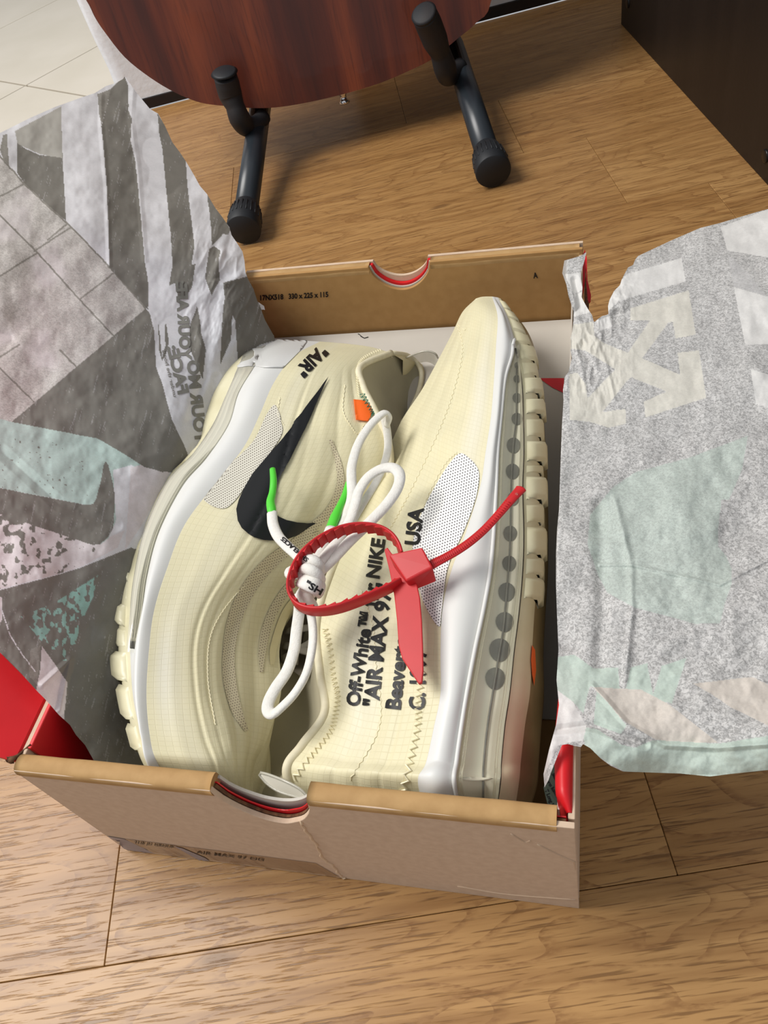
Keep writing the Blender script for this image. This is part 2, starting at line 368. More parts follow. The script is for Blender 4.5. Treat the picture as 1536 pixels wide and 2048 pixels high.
M = dict(
    oak=wood_floor_mat(), guitar=guitar_mat(),
    joint=mat('plank_gap', (120, 84, 52), 0.9),
    tile=mat('cream_tile', (200, 192, 178), 0.45, 0.3, noise=(9, (192, 184, 168), 0.7), bump=(60, 0.1, 0.001)),
    grout=mat('tile_grout', (150, 142, 128), 0.9),
    plaster=mat('white_plaster', (228, 232, 238), 0.75, noise=(14, (216, 222, 230), 0.6), bump=(120, 0.35, 0.0015)),
    blackstrip=mat('black_strip', (22, 20, 20), 0.5, noise=(90, (60, 30, 22), 0.2)),
    cabinet=mat('dark_brown_laminate', (34, 27, 23), 0.45, 0.3, noise=(30, (26, 20, 17), 0.8, 4, (1, 1, 0.06)), bump=(200, 0.15, 0.0005)),
    cam_lock=mat('dark_cam_cap', (28, 26, 26), 0.3, metal=0.4),
    foam=mat('black_foam', (34, 36, 40), 0.62, 0.35, noise=(60, (50, 40, 36), 0.5), bump=(900, 0.15, 0.0003)),
    steel=mat('black_painted_steel', (42, 48, 54), 0.32, 0.5),
    rubber=mat('black_rubber', (30, 33, 37), 0.55, 0.4),
    chrome=mat('chrome', (220, 220, 222), 0.12, metal=1.0),
    kraft=mat('kraft_outside', (210, 186, 162), 0.8, 0.2, noise=(260, (196, 170, 146), 0.6, 6), bump=(500, 0.15, 0.0004)),
    kraft_edge=mat('kraft_fold', (184, 148, 100), 0.7, 0.25, noise=(120, (164, 128, 82), 0.6, 5), bump=(90, 0.3, 0.0008)),
    kraft_in=mat('kraft_inside', (178, 138, 88), 0.75, 0.2, noise=(150, (166, 126, 78), 0.6, 5)),
    kraft_dark=mat('corrugated_core', (120, 84, 56), 0.9, noise=(400, (60, 38, 26), 0.7)),
    red=mat('red_card', (214, 26, 34), 0.42, 0.4, noise=(40, (198, 20, 28), 0.6), bump=(70, 0.15, 0.001)),
    redstrap=mat('red_plastic', (196, 34, 38), 0.42, 0.4, noise=(80, (184, 30, 34), 0.6)),
    card_white=mat('white_card', (196, 190, 180), 0.7, noise=(20, (184, 178, 168), 0.7), bump=(40, 0.2, 0.001)),
    midsole=mat('white_foam_midsole', (218, 218, 214), 0.42, 0.4, noise=(25, (216, 216, 214), 0.6), sss=0.1),
    outsole=mat('translucent_yellowed_rubber', (222, 216, 184), 0.35, 0.45, noise=(60, (206, 198, 160), 0.6)),
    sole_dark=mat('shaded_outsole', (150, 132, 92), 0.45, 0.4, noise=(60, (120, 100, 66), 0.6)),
    air=mat('air_unit_core', (242, 238, 218), 0.35, 0.4, noise=(30, (232, 227, 204), 0.7), sss=0.1),
    air_dark=mat('air_unit_hollow', (104, 104, 98), 0.3, 0.5, noise=(150, (140, 140, 128), 0.5)),
    clear=clear_mat('clear_plastic', (236, 232, 214), 0.05),
    tab=clear_mat('frosted_tab', (222, 218, 204), 0.50, 0.3),
    upper=shoe_mat('cream_ripstop', (224, 216, 180), (216, 209, 176), amt=0.2),
    cream=mat('cream_film', (224, 213, 172), 0.4, 0.45, noise=(30, (216, 205, 162), 0.6), sss=0.15),
    piping=mat('collar_piping', (226, 218, 190), 0.6, noise=(200, (206, 196, 164), 0.5)),
    lining=mat('olive_lining', (178, 171, 146), 0.8, noise=(40, (164, 157, 134), 0.6), bump=(500, 0.2, 0.0004)),
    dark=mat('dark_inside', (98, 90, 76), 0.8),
    ink=mat('black_ink', (24, 24, 26), 0.45, 0.3),
    swoosh=mat('black_film', (14, 16, 18), 0.42, 0.4),
    thread=mat('cream_thread', (244, 236, 204), 0.6),
    thread_teal=mat('teal_thread', (70, 150, 130), 0.6),
    orange=mat('orange_tab', (244, 106, 32), 0.5),
    lace=mat('white_lace', (228, 226, 220), 0.75, 0.2, noise=(500, (214, 210, 200), 0.45, 3), bump=(1400, 0.5, 0.0004)),
    green=mat('green_aglet', (84, 206, 60), 0.4, 0.4),
    mesh_l=mesh_mat('mesh_weave_left', (214, 210, 196), (120, 112, 100), 4.6, 0.5, 0.33),
    mesh_r=mesh_mat('mesh_weave_right', (236, 236, 234), (92, 90, 92), 5.4, 0.35, 0.33),
    mesh_band=mesh_mat('mesh_weave_band', (208, 198, 168), (140, 126, 108), 5.0, 0.3, 0.3),
    paper_l=paper_mat('printed_tissue_face', (128, 126, 120)),
    paper_r=paper_mat('printed_tissue_back', (116, 116, 116)),
    booklet=mat('dark_green_booklet', (58, 66, 58), 0.5, noise=(60, (44, 52, 46), 0.6)),
    sticker=mat('silver_sticker', (150, 140, 146), 0.35, noise=(10, (120, 112, 120), 0.8, 2, (1, 1, 30))),
)
# ------------------------------------------------------------------ setting: floor, tiles, wall
def uvproj(me, org_, au, av):
    l = me.uv_layers.new(name='uv')
    for lp in me.loops:
        c = np.array(me.vertices[lp.vertex_index].co[:])-org_; l.data[lp.index].uv = (float(c @ au), float(c @ av))
sub = prism([room(-1.3, -0.62, -0.014), room(1.5, -0.62, -0.014), room(1.5, 1.02, -0.014), room(-1.3, 1.02, -0.014)], None, (0, 0, -0.02))
floor = tag(put('floor', sub, M['joint']), kind='structure')
W_ROW = 0.1357; VE = [-0.052+W_ROW*k for k in range(-4, 8)]; VE[-1] = 1.0125
ENDS = {-4: [-.8, -.2, .45, 1.0], -3: [-.95, -.35, .2, .9], -2: [-.75, -.31, .43, 1.0], -1: [-.9, -.42, .62, 1.1], 0: [-.9, -.45, -.003, .262, .75], 1: [-1.0, -.52, -.12, .41, .9], 2: [-.8, -.3, .2, .60, 1.1],
        3: [-.9, -.38, .08, .474, .9], 4: [-.8, -.5, .0, .403, .8], 5: [-.9, -.45, .03, .34, .9], 6: [-1.0, -.6, -.13, .235, .7]}
for r_ in range(-4, 7):
    v0, v1 = VE[r_+4], VE[r_+5]; es = [-1.3]+ENDS[r_]+[1.5]
    for a_, b_ in zip(es[:-1], es[1:]):
        c = room((a_+b_)/2, (v0+v1)/2, -0.006)
        me = box_mesh(c, RU*(b_-a_-0.0003), RV*(v1-v0-0.0003), np.array([0, 0, 0.012]), 0.0003, 1); uvproj(me, np.zeros(3), RU, RV)
        put('plank', me, M['oak'], floor)
def clip_half(poly, n, d):
    out = []
    for i in range(len(poly)):
        p, q = poly[i], poly[(i+1) % len(poly)]; a, b = p @ n-d, q @ n-d
        if a >= 0: out.append(p)
        if a*b < 0: out.append(p+(q-p)*(a/(a-b)))
    return out
ta = math.radians(60.2); TN = np.array([math.sin(ta), -math.cos(ta), 0]); TC = np.array([math.cos(ta), math.sin(ta), 0])
WALL_V = 1.0135
uc = float(on_plane([(222, 195)], room(0, WALL_V), RV)[0] @ RU)
tb = prism([room(-2.6, WALL_V+0.002, -0.016), room(uc+0.02, WALL_V+0.002, -0.016), room(uc+0.02, 2.9, -0.016), room(-2.6, 2.9, -0.016)], None, (0, 0, 0.0135))
tfl = tag(put('floor_tiled', tb, M['grout']), kind='structure')
for i in range(-5, 3):
    for j in range(-4, 5):
        a0, a1 = -1.131+0.38*i+0.0015, -1.131+0.38*(i+1)-0.0015; c0, c1 = 0.648+0.38*j+0.002, 0.648+0.38*(j+1)-0.002
        pl = [TN*a0+TC*c0, TN*a1+TC*c0, TN*a1+TC*c1, TN*a0+TC*c1]
        pl = clip_half(pl, RV, WALL_V+0.003)
        if len(pl) > 2: pl = clip_half(pl, -RU, -(uc+0.02))
        if len(pl) > 2: pl = clip_half(pl, RU, -2.6)
        if len(pl) > 2: pl = clip_half(pl, -RV, -2.9)
        if len(pl) > 2: put('tile', prism([p-np.array([0, 0, 0.004]) for p in pl], None, (0, 0, 0.005), 0.0008), M['tile'], tfl)
# white plaster wall with a chipped corner
nz = 60; zs = np.linspace(0.012, 1.3, nz); G = []
for k, z in enumerate(zs):
    ch = 0.010*vnoise(np.array([z*45]), np.array([.5]), 3)[0]+0.02*max(0, vnoise(np.array([z*14]), np.array([3.3]), 5)[0]-0.45)+0.006*vnoise(np.array([z*160]), np.array([1.5]), 8)[0]
    row = []
    dp = 0.006+0.012*vnoise(np.array([z*38]), np.array([9.5]), 6)[0]
    for u, v in ((uc+0.012, WALL_V+0.5), (uc+0.012, WALL_V+0.03), (uc+ch*0.5+0.004, WALL_V+dp), (uc+ch+0.008, WALL_V+dp*0.25), (uc+ch+0.02, WALL_V), (uc+0.4, WALL_V), (1.6, WALL_V), (1.6, WALL_V+0.5)):
        row.append(room(u, v, z))
    G.append(row)
v_, f_ = join_grids([np.array(G)])
me = mesh_from(v_, f_, smooth=False)
tag(put('wall_back', me, M['plaster']), kind='structure')
tag(put('wall_gap_strip', box_mesh(room((uc+1.6)/2+0.005, WALL_V+0.0005, 0.008), RU*(1.6-uc-0.02), RV*0.004, np.array([0, 0, 0.014]), 0.001), M['blackstrip']), kind='structure')  # black strip put in for the dark gap below the wall
# ------------------------------------------------------------------ cabinet
cb = empty('cabinet', room(0.80, 0.6, 0), 'dark brown wood-effect cabinet on the oak floor, right of the guitar', 'cabinet')
put('side_panel', box_mesh(room(0.523, 0.55, 0.36), RU*0.018, RV*0.672, np.array([0, 0, 0.72]), 0.001), M['cabinet'], cb)
put('side_panel', box_mesh(room(1.1, 0.55, 0.36), RU*0.018, RV*0.672, np.array([0, 0, 0.72]), 0.001), M['cabinet'], cb)
put('back_panel', box_mesh(room(0.811, 0.88, 0.37), RU*0.556, RV*0.008, np.array([0, 0, 0.68]), 0), M['cabinet'], cb)
put('top_panel', box_mesh(room(0.811, 0.55, 0.730), RU*0.61, RV*0.68, np.array([0, 0, 0.018]), 0.001), M['cabinet'], cb)
put('bottom_panel', box_mesh(room(0.811, 0.545, 0.06), RU*0.556, RV*0.66, np.array([0, 0, 0.018]), 0), M['cabinet'], cb)
dr = put('door', box_mesh(room(0.811, 0.216, 0.40), RU*0.55, RV*0.016, np.array([0, 0, 0.62]), 0.001), M['cabinet'], cb)
put('handle', tube_mesh([room(0.6, 0.2075, 0.4), room(0.6, 0.19, 0.4), room(0.6, 0.19, 0.5), room(0.6, 0.2075, 0.5)], 0.004, spline=False), M['steel'], dr)
def disc(c, n, r, h, seg=20, r2=None):
    n = np.asarray(n, float); n /= np.linalg.norm(n); c = np.asarray(c, float)
    return tube([c-n*h/2, c-n*h*.49, c+n*h*.35, c+n*h/2], [r, r, r, r*0.8 if r2 is None else r2], n=seg, spline=False)
for px in ((1531, 312), (1256, 6)):
    q = on_plane([px], room(0.514, 0), RU)[0]
    put('screw_cap', mesh_from(*disc(q-RU*0.0006, -RU, 0.0055, 0.0016)), M['cam_lock'], cb)
# ------------------------------------------------------------------ guitar leaning on its stand
P0 = at([(600, 208)], 0.058)[0]; TT = math.radians(11); GU = RV*math.sin(TT)+np.array([0, 0, math.cos(TT)]); GN = np.cross(RU, GU)
tr_ = [(172, 0), (190, 35), (210, 65), (250, 115), (300, 155), (350, 185), (400, 205), (450, 212), (500, 216), (550, 215), (610, 206), (672, 192), (720, 179), (768, 163), (815, 143), (858, 122), (890, 98), (918, 75), (953, 45), (983, 0)]
q = on_plane(tr_, P0, GN); L2 = np.stack([(q-P0) @ RU, (q-P0) @ GU], 1)
up_r = [(.236, .13), (.243, .19), (.228, .255), (.196, .305), (.176, .345), (.18, .40), (.178, .45), (.145, .495), (.09, .51), (.045, .512)]
up_l = [(.0, .51), (-.055, .497), (-.093, .45), (-.095, .40), (-.09, .345), (-.112, .305), (-.155, .255), (-.184, .20), (-.190, .165)]
OUT = np.concatenate([L2, np.array(up_r), np.array(up_l)])
OUT = crspline(np.concatenate([OUT, OUT[:3]]), np.linspace(1, len(OUT)+1, len(OUT)*4+1)[:-1])
gt = empty('acoustic_guitar', P0, 'reddish-brown mahogany guitar body resting upright on the black stand', 'guitar')
back = -GN if (GN @ (CAM-P0)) > 0 else GN
def g3(a, d): return P0+RU*a[0]+GU*a[1]+back*d
def plate(name, d0, d1, sc, m):
    c = OUT.mean(0); pts = [c+(p-c)*sc for p in OUT]
    me = prism([g3(p, d0) for p in pts], None, back*(d1-d0), 0.0); uvproj(me, P0, RU, GU); return put(name, me, m, gt)
plate('back_plate', 0.0, 0.003, 1.0, M['guitar'])
M['spruce'] = mat('spruce_top', (206, 160, 100), 0.35, noise=(40, (190, 140, 84), 0.5))
M['binding'] = mat('dark_binding', (40, 22, 16), 0.4)
plate('binding', 0.0031, 0.005, 0.999, M['binding']); plate('rib_side', 0.0051, 0.092, 0.992, M['guitar']); plate('sound_board', 0.0921, 0.096, 1.0, M['spruce'])
put('neck', box_mesh(g3((.045, .66), 0.085), RU*0.052, GU*0.34, back*0.022, 0.006), M['guitar'], gt)
sp = P0+RU*(0.068)*1.0
qp = on_plane([(684, 183)], P0+back*0.020, GN)[0]
pin = [qp+GU*0.004, qp-GU*0.001, qp-GU*0.004, qp-GU*0.008, qp-GU*0.011, qp-GU*0.0125]
put('strap_button', tube_mesh(pin, [0.006, 0.006, 0.0035, 0.0035, 0.0065, 0.004], n=16, spline=False), M['chrome'], gt)
# stand
st = empty('guitar_stand', at([(720, 300)], 0)[0], 'black tubular guitar stand with foam arms on the oak floor', 'stand')
def leg(capc, far, z0, z1):
    a = at([capc], z0)[0]; b = at([far], z1)[0]; d = (a-b)/np.linalg.norm(a-b)
    lg = put('leg', tube_mesh([b, a-d*0.02], 0.0118, n=24, spline=False), M['steel'], st)
    c = put('rubber_foot', tube_mesh([a-d*0.036, a-d*0.034, a-d*0.018, a-d*0.001, a], [0.0125, 0.0135, 0.0165, 0.0170, 0.0162], n=36, spline=False), M['rubber'], lg)
    rb = []
    s = np.cross(d, [0, 0, 1]); s /= np.linalg.norm(s); w = np.cross(d, s)
    for k in range(22):
        an = 2*math.pi*k/22; o_ = math.cos(an)*s+math.sin(an)*w
        rb.append(tube([a-d*0.028+o_*0.0150, a-d*0.012+o_*0.0167], 0.0007, n=5, spline=False))
    tag(put('foot_ribs', multi_mesh(rb), M['rubber'], lg), kind='stuff')
    return a, b, d
aL = leg((487, 461), (522, 205), 0.0172, 0.052); aR = leg((987, 344), (906, 92), 0.0172, 0.052)
def arm(pts, r):
    p = np.array([P(*a) for a in pts]); o_ = put('foam_arm', tube_mesh(p, r, n=24), M['foam'], st)
    d = (p[-1]-p[-2]); d /= np.linalg.norm(d); return p, d, o_
pL, dL, oL = arm([(528, 232, .052), (512, 250, .050), (492, 252, .055), (479, 236, .068), (470, 212, .080), (461, 190, .090), (455, 168, .101), (451, 154, .108)], [.008, .0095, .0105, .0112, .0098, .0122, .0124, .0118])
pR, dR, oR = arm([(922, 130, .052), (908, 146, .050), (895, 150, .055), (889, 132, .070), (880, 104, .086), (870, 80, .100), (858, 50, .116), (849, 30, .127)], [.008, .0095, .0105, .0115, .0100, .0124, .0126, .0120])
e = pL[-1]; put('end_plug', tube_mesh([e, e+dL*.004, e+dL*.0042, e+dL*.0062], [.0075, .0075, .0138, .0110], n=24, spline=False), M['rubber'], st)
e = pR[-1]; put('end_plug', tube_mesh([e, e+dR*.0015, e+dR*.002, e+dR*.0035], [.0120, .0122, .0124, .0100], n=24, spline=False), M['foam'], st)
for (a, b, d), nm in ((aL, 0), (aR, 1)):
    s = np.cross(d, [0, 0, 1]); s /= np.linalg.norm(s); w = np.cross(s, d)
    put('flat_bracket', box_mesh(b+d*0.004, d*0.075, s*0.022, w*0.004, 0.001), M['steel'], st)
    put('rivet', mesh_from(*disc(b-d*0.02+w*0.004, w, 0.006, 0.004)), M['rubber'], st)
top = (aL[1]+aR[1])/2+RV*0.18+np.array([0, 0, 0.25]); hub = top-np.array([0, 0, .0])
for a, b, d in (aL, aR): put('upright', tube_mesh([b, b+(top-b)*0.5, top], 0.0105, n=16, spline=False), M['steel'], st)
put('rear_leg', tube_mesh([top, top+RV*0.035+np.array([0, 0, -top[2]+0.012])], 0.010, n=16, spline=False), M['steel'], st)
# ------------------------------------------------------------------ shoe box
BH = 0.105; BL = 0.345; BW = 0.225
bx = empty('shoe_box', (BW/2, BL/2, 0), 'open brown cardboard shoe box with red lining holding the sneakers', 'box')
def notch_profile(x0, x1, nx0, nx1, depth, z0=0.0, z1=BH, wob=0.0, seed=1, y=0.0):
    pts = [(x0, z0), (x1, z0), (x1, z1), (nx1, z1)]
    for k in range(1, 24):
        t = k/24; x = nx1+(nx0-nx1)*t; zz = z1-depth*math.sin(math.pi*t)**0.55
        pts.append((x, zz+wob*(vnoise(np.array([t*9.0]), np.array([.5]), seed)[0]-.5)))
    pts += [(nx0, z1), (x0, z1)]
    return [np.array([x, y, z]) for x, z in pts]
nA = on_plane([(434, 1570), (632, 1600)], (0, 0.004, 0), (0, 1, 0)); nB = on_plane([(540, 1641)], (0, 0, 0), (0, 1, 0))[0]
nx0, nx1, nd = nA[0][0], nA[1][0], BH-nB[2]
fw = put('front_wall', prism(notch_profile(0.0012, BW, nx0, nx1, nd, z1=BH-0.0012, wob=0.0014), None, (0, 0.0022, 0), 0.0003), M['kraft'], bx)
put('red_layer', prism(notch_profile(0.003, BW-0.003, nx0+.001, nx1-.001, nd*0.84, z1=BH-0.003, wob=0.001, seed=3, y=0.0040), None, (0, 0.0005, 0)), M['red'], fw)
put('corrugated_layer', prism(notch_profile(0.003, BW-0.003, nx0+.001, nx1-.001, nd*0.94, z1=BH-0.003, wob=0.002, seed=5, y=0.0024), None, (0, 0.0012, 0)), M['kraft_dark'], fw)
put('white_layer', prism(notch_profile(0.003, BW-0.006, nx0+.001, nx1-.001, nd*0.66, z1=BH-0.004, wob=0.0008, seed=7, y=0.0062), None, (0, 0.0012, 0)), M['card_white'], fw)
def fold(xa, xb, y0, y1, name, par, m, z=BH):
    n = 9; G = []
    for x in np.linspace(xa, xb, 30):
        row = []
        for k in range(n):
            an = math.pi*k/(n-1); wv = 0.0007*(vnoise(np.array([x*90]), np.array([k*.4]), 11)[0]-.5)
            row.append((x, (y0+y1)/2-math.cos(an)*(y1-y0)/2, z-0.0035+math.sin(an)**0.6*0.0035+wv))
        G.append([(row[0][0], y0+0.0003, z-0.006)]+row+[(row[-1][0], y1-0.0003, z-0.008)])
    v, f = join_grids([np.array(G)]); f = [tuple(a) for a in f]; k = len(G[0]); f += [tuple(range(k)), tuple(range(len(v)-k, len(v)))[::-1]]
    return put(name, mesh_from(v, f), m, par)
fold(0.0012, nx0, -0.0004, 0.0078, 'folded_rim', fw, M['kraft_edge']); fold(nx1, BW-0.006, -0.0004, 0.0078, 'folded_rim', fw, M['kraft_edge'])
# tear line across the front face
b_fw = bvh_of([fw])
cr = Z(600, 1480, 2.194, [(0, 355), (25, 395), (70, 455), (100, 515), (145, 550), (175, 590), (205, 617)]); cr = [(1+x-1, y) for x, y in cr]
crp = project(crspline(cr, np.linspace(0, 5.9, 30)), b_fw, 0.0001, .002)
put('tear', tube_mesh([np.array(p)+np.array([0.0004*math.sin(i*2.1), 0, 0]) for i, p in enumerate(crp)], [0.0002+0.0006*abs(math.sin(i*1.7)) for i in range(30)], n=6, sub=1), mat('torn_fibre', (214, 188, 158), 0.9), fw)
wr = [Z(600, 1480, 2.194, [(925, 410), (985, 445), (1010, 440)]), Z(600, 1480, 2.194, [(1040, 455), (1130, 500), (1222, 540)]), Z(600, 1480, 2.194, [(690, 640), (900, 675), (1210, 700)])]
for w in wr: put('crease', tube_mesh([np.array(p) for p in project(crspline(w, np.linspace(0, 2, 12)), b_fw, 0, .002)], 0.0004, n=5, sub=1), mat('crease_fibre', (196, 170, 144), 0.9), fw)
# sticker and tape on the lower edge of the front face
decal('sticker', [Z(0, 1480, 2.194, [(385, 405), (545, 432), (640, 475), (700, 512), (590, 492), (430, 430)])], b_fw, M['sticker'], fw, 0.0003, zg=0.002)
decal('clear_tape', [Z(0, 1480, 2.194, [(548, 432), (1385, 538), (1500, 605), (950, 545), (710, 513)])], b_fw, clear_mat('packing_tape', (176, 130, 84), 0.35, 0.12), fw, 0.0003, zg=0.002)
decal('sticker', [Z(0, 1480, 2.194, [(765, 462), (800, 470), (900, 512), (945, 543), (905, 540), (860, 515)])], b_fw, M['sticker'], fw, 0.0005, zg=0.002)
decal('printed_text', text_px('THE JD GROUP', Z(0, 1480, 2.194, [(590, 448)])[0], Z(0, 1480, 2.194, [(765, 470)])[0], 4), b_fw, M['ink'], fw, 0.0006, zg=0.002)
decal('printed_text', text_px('AIR MAX 97 OG', Z(0, 1480, 2.194, [(862, 492)])[0], Z(0, 1480, 2.194, [(1160, 526)])[0], 4), b_fw, M['ink'], fw, 0.0006, zg=0.002)
# back wall
nA = on_plane([(735, 530), (860, 530)], (0, BL, 0), (0, 1, 0)); nB = on_plane([(797, 580)], (0, BL, 0), (0, 1, 0))[0]
bw = put('back_wall', prism(notch_profile(0.0, BW, nA[0][0], nA[1][0], BH-nB[2], y=BL), None, (0, 0.0024, 0), 0.0004), M['kraft_in'], bx)
put('white_layer', prism(notch_profile(0.002, BW-0.002, nA[0][0]+.001, nA[1][0]-.001, (BH-nB[2])*0.90, y=BL+0.0026, z1=BH-0.001, z0=0.004), None, (0, 0.001, 0)), M['card_white'], bw)
put('red_layer', prism(notch_profile(0.002, BW-0.002, nA[0][0]+.002, nA[1][0]-.002, (BH-nB[2])*0.82, y=BL+0.0038, z1=BH-0.001, z0=0.004), None, (0, 0.0025, 0)), M['red'], bw)
put('outer_layer', prism(notch_profile(0.0, BW, nA[0][0]+.002, nA[1][0]-.002, (BH-nB[2])*0.66, y=BL+0.0066), None, (0, 0.0022, 0)), M['kraft'], bw)
fold(0.0, nA[0][0], BL-0.0002, BL+0.0086, 'folded_rim', bw, M['kraft_edge']); fold(nA[1][0], BW-0.002, BL-0.0002, BL+0.0086, 'folded_rim', bw, M['kraft_edge'])
b_bw = bvh_of([bw])
decal('printed_text', text_px('17NX518   330 x 225 x 115', (521, 600), (657, 593), 10, bold=0.035), b_bw, M['ink'], bw, 0.0004)
decal('printed_text', text_px('A', (1067, 556), (1076, 555), 11, bold=0.035), b_bw, M['ink'], bw, 0.0004)
# side walls, bottom, raised white insert, lid flap
put('side_wall', box_mesh((0.0012, BL/2+.003, 0.0515), (0.0024, 0, 0), (0, BL-.002, 0), (0, 0, 0.103), 0.0004), M['kraft'], bx)
put('red_lining', box_mesh((0.0034, BL/2+.003, 0.052), (0.0018, 0, 0), (0, BL-.014, 0), (0, 0, 0.1035), 0.0004), M['red'], bx)
put('side_wall', box_mesh((BW-0.0012, BL/2+.003, 0.0505), (0.0024, 0, 0), (0, BL-.002, 0), (0, 0, 0.101), 0.0004), M['kraft'], bx)
yy = np.array([0.006, 0.012, 0.03, 0.050, 0.060, 0.061, 0.062]); wd_ = np.array([.0010, .0030, .0036, .0030, .0010, .0010, .001]); G = []
for y, w in zip(np.linspace(.006, .062, 30), np.interp(np.linspace(.006, .062, 30), yy, wd_)):
    G.append([(BW-0.0008-w+w*math.cos(a), y, BH-0.005+0.0045*math.sin(a)*min(1, w/.003)-(0.03 if math.sin(a) < -.5 else 0)) for a in np.linspace(0, 2*math.pi, 17)])
v_, f_ = join_grids([np.array(G)]); put('red_rolled_lining', mesh_from(v_, f_), M['red'], bx)
put('white_liner', box_mesh((BW-0.0062, BL/2+.003, 0.046), (0.0008, 0, 0), (0, BL-.016, 0), (0, 0, 0.086)), M['card_white'], bx)
put('bottom', box_mesh((BW/2, BL/2, 0.0015), (BW-.006, 0, 0), (0, BL-.004, 0), (0, 0, 0.003)), M['kraft_in'], bx)
ins = prism([np.array(p) for p in ((0.005, 0.085, 0.0042), (0.005, 0.343, 0.055), (0.005, 0.343, 0.0535), (0.005, 0.085, 0.0032))], None, (BW-0.012, 0, 0))
io = put('raised_card_insert', ins, M['card_white'], bx)
b_in = bvh_of([io])
decal('printed_red_shape', [[(1078, 757), (1128, 757), (1128, 787), (1105, 776)], [(1080, 1110), (1083, 1112), (1084, 1180), (1078, 1200)]][:1], b_in, M['red'], bx, 0.0004)
decal('tab_slot', [Z(480, 470, 2.076, [(488, 412), (494, 411), (502, 424), (516, 431), (533, 426), (533, 423), (517, 428), (505, 421)])], b_in, M['ink'], bx, 0.0004)
lid = prism([np.array(p) for p in ((-0.0005, 0.004, BH-.001), (-0.0005, 0.342, BH-.001), (-0.09, 0.30, BH+0.052), (-0.09, 0.004, BH+0.052))], None, (0.001, 0, -0.0024))
put('lid_flap', lid, M['red'], bx)
for pts, m_ in (([(1170, 499), (1164, 512), (1163, 560), (1166, 592), (1170, 560), (1174, 520)], 'red'), ([(1173, 505), (1175, 560), (1182, 590), (1181, 600), (1176, 606), (1172, 560)], 'red'), ([(1171, 540), (1175, 600), (1178, 604), (1177, 640), (1172, 650), (1168, 590)], 'kraft_dark')):
    put('torn_corner', prism([P(x, y, BH-.004-(y-499)*.0001) for x, y in pts], None, (0, 0, -.0015)), M[m_], bx)
tl = project([(18, 1533), (22, 1526), (26, 1518), (34, 1512), (48, 1500), (62, 1490)], bvh_of([bpy.data.objects['red_lining'], bpy.data.objects['lid_flap']]), 0.0006)
put('torn_edge', tube_mesh([np.array(p) for p in tl], [.0022, .0016, .0011, .0008, .0006, .0003], n=7, sub=4), M['kraft_dark'], bx)
# ------------------------------------------------------------------ sneakers
class Shoe:
    def __init__(s, table, zm, h, prof, tail=None):
        """table: stations of outline points; zm/h: mid height and half width per station; prof: how far each line stands above the middle"""
        T = []
        for i, row in enumerate(table):
            r = []
            for k, (x, y) in enumerate(row):
                pk = prof[i][k] if isinstance(prof[0], (list, tuple)) else prof[k]
                q = P(x, y, zm[i]+h[i]*pk); r.append([*q, zm[i]])
            T.append(r)
        if tail is not None:
            T.append([[x, y, zt, zt] for x, y, zt in tail])
        s.T = np.array(T); s.n = len(s.T)
    def curves(s, u): return crspline(s.T, u)            # nu,K,4
    def upper(s, u, b, bump=None):
        C = s.curves(u); k0 = b[0]; Q = C.transpose(1, 0, 2); G = crspline(Q[s.k0:], np.asarray(b)-s.k0).transpose(1, 0, 2)
        if bump is not None:
            N = grid_normals(G[..., :3]); G = G.copy(); G[..., :3] += N*bump[..., None]
        return G
    def strip(s, u, ka, kb, n=8, bulge=0.0, t0=0.0, t1=1.0, off=0.0):
        C = s.curves(u); t = np.linspace(t0, t1, n)[None, :, None]; G = C[:, ka:ka+1]*(1-t)+C[:, kb:kb+1]*t
        N = grid_normals(G[..., :3]); fd = (np.clip(u/1.6, 0, 1)*np.clip((s.n-1-u)/1.0, 0, 1))[:, None, None]; G = G.copy(); G[..., :3] += N*(bulge*np.sin(np.pi*t)+off)*fd; return G
def mirror(G):
    H = G.copy(); H[..., 2] = 2*G[..., 3]-G[..., 2]; return H
def closed(name, gs, mt, parent, uv=False):
    full = [g[..., :3] for g in gs]+[mirror(g)[..., :3] for g in gs]
    v, f = join_grids(full); UVs = None
    if uv:
        us = []
        for g in full:
            du = np.cumsum(np.concatenate([[0], np.linalg.norm(np.diff(g[:, g.shape[1]//2], axis=0), axis=1)]))*1000
            d = np.linalg.norm(np.diff(g, axis=1), axis=2); dv = np.concatenate([np.zeros((g.shape[0], 1)), np.cumsum(d, axis=1)], 1)*1000
            us.append(np.stack([np.broadcast_to(du[:, None], dv.shape), dv], 2).reshape(-1, 2))
        UVs = np.concatenate(us)
    return put(name, mesh_from(v, f, uv=UVs), mt, parent)
def sole_wall(shoe, u, name, mt, parent, k=0):
    C = shoe.curves(u)[:, k:k+1]; t = np.linspace(0, 1, 9)[None, :, None]; a = C[..., :3]; b = mirror(C)[..., :3]
    G = a*(1-t)+b*t; v, f = join_grids([G]); return put(name, mesh_from(v, f), mt, parent)
def gsum(b, items):
    s = 0
    for c, w, a in items: s = s+a*np.exp(-((b-c)/w)**2)
    return s
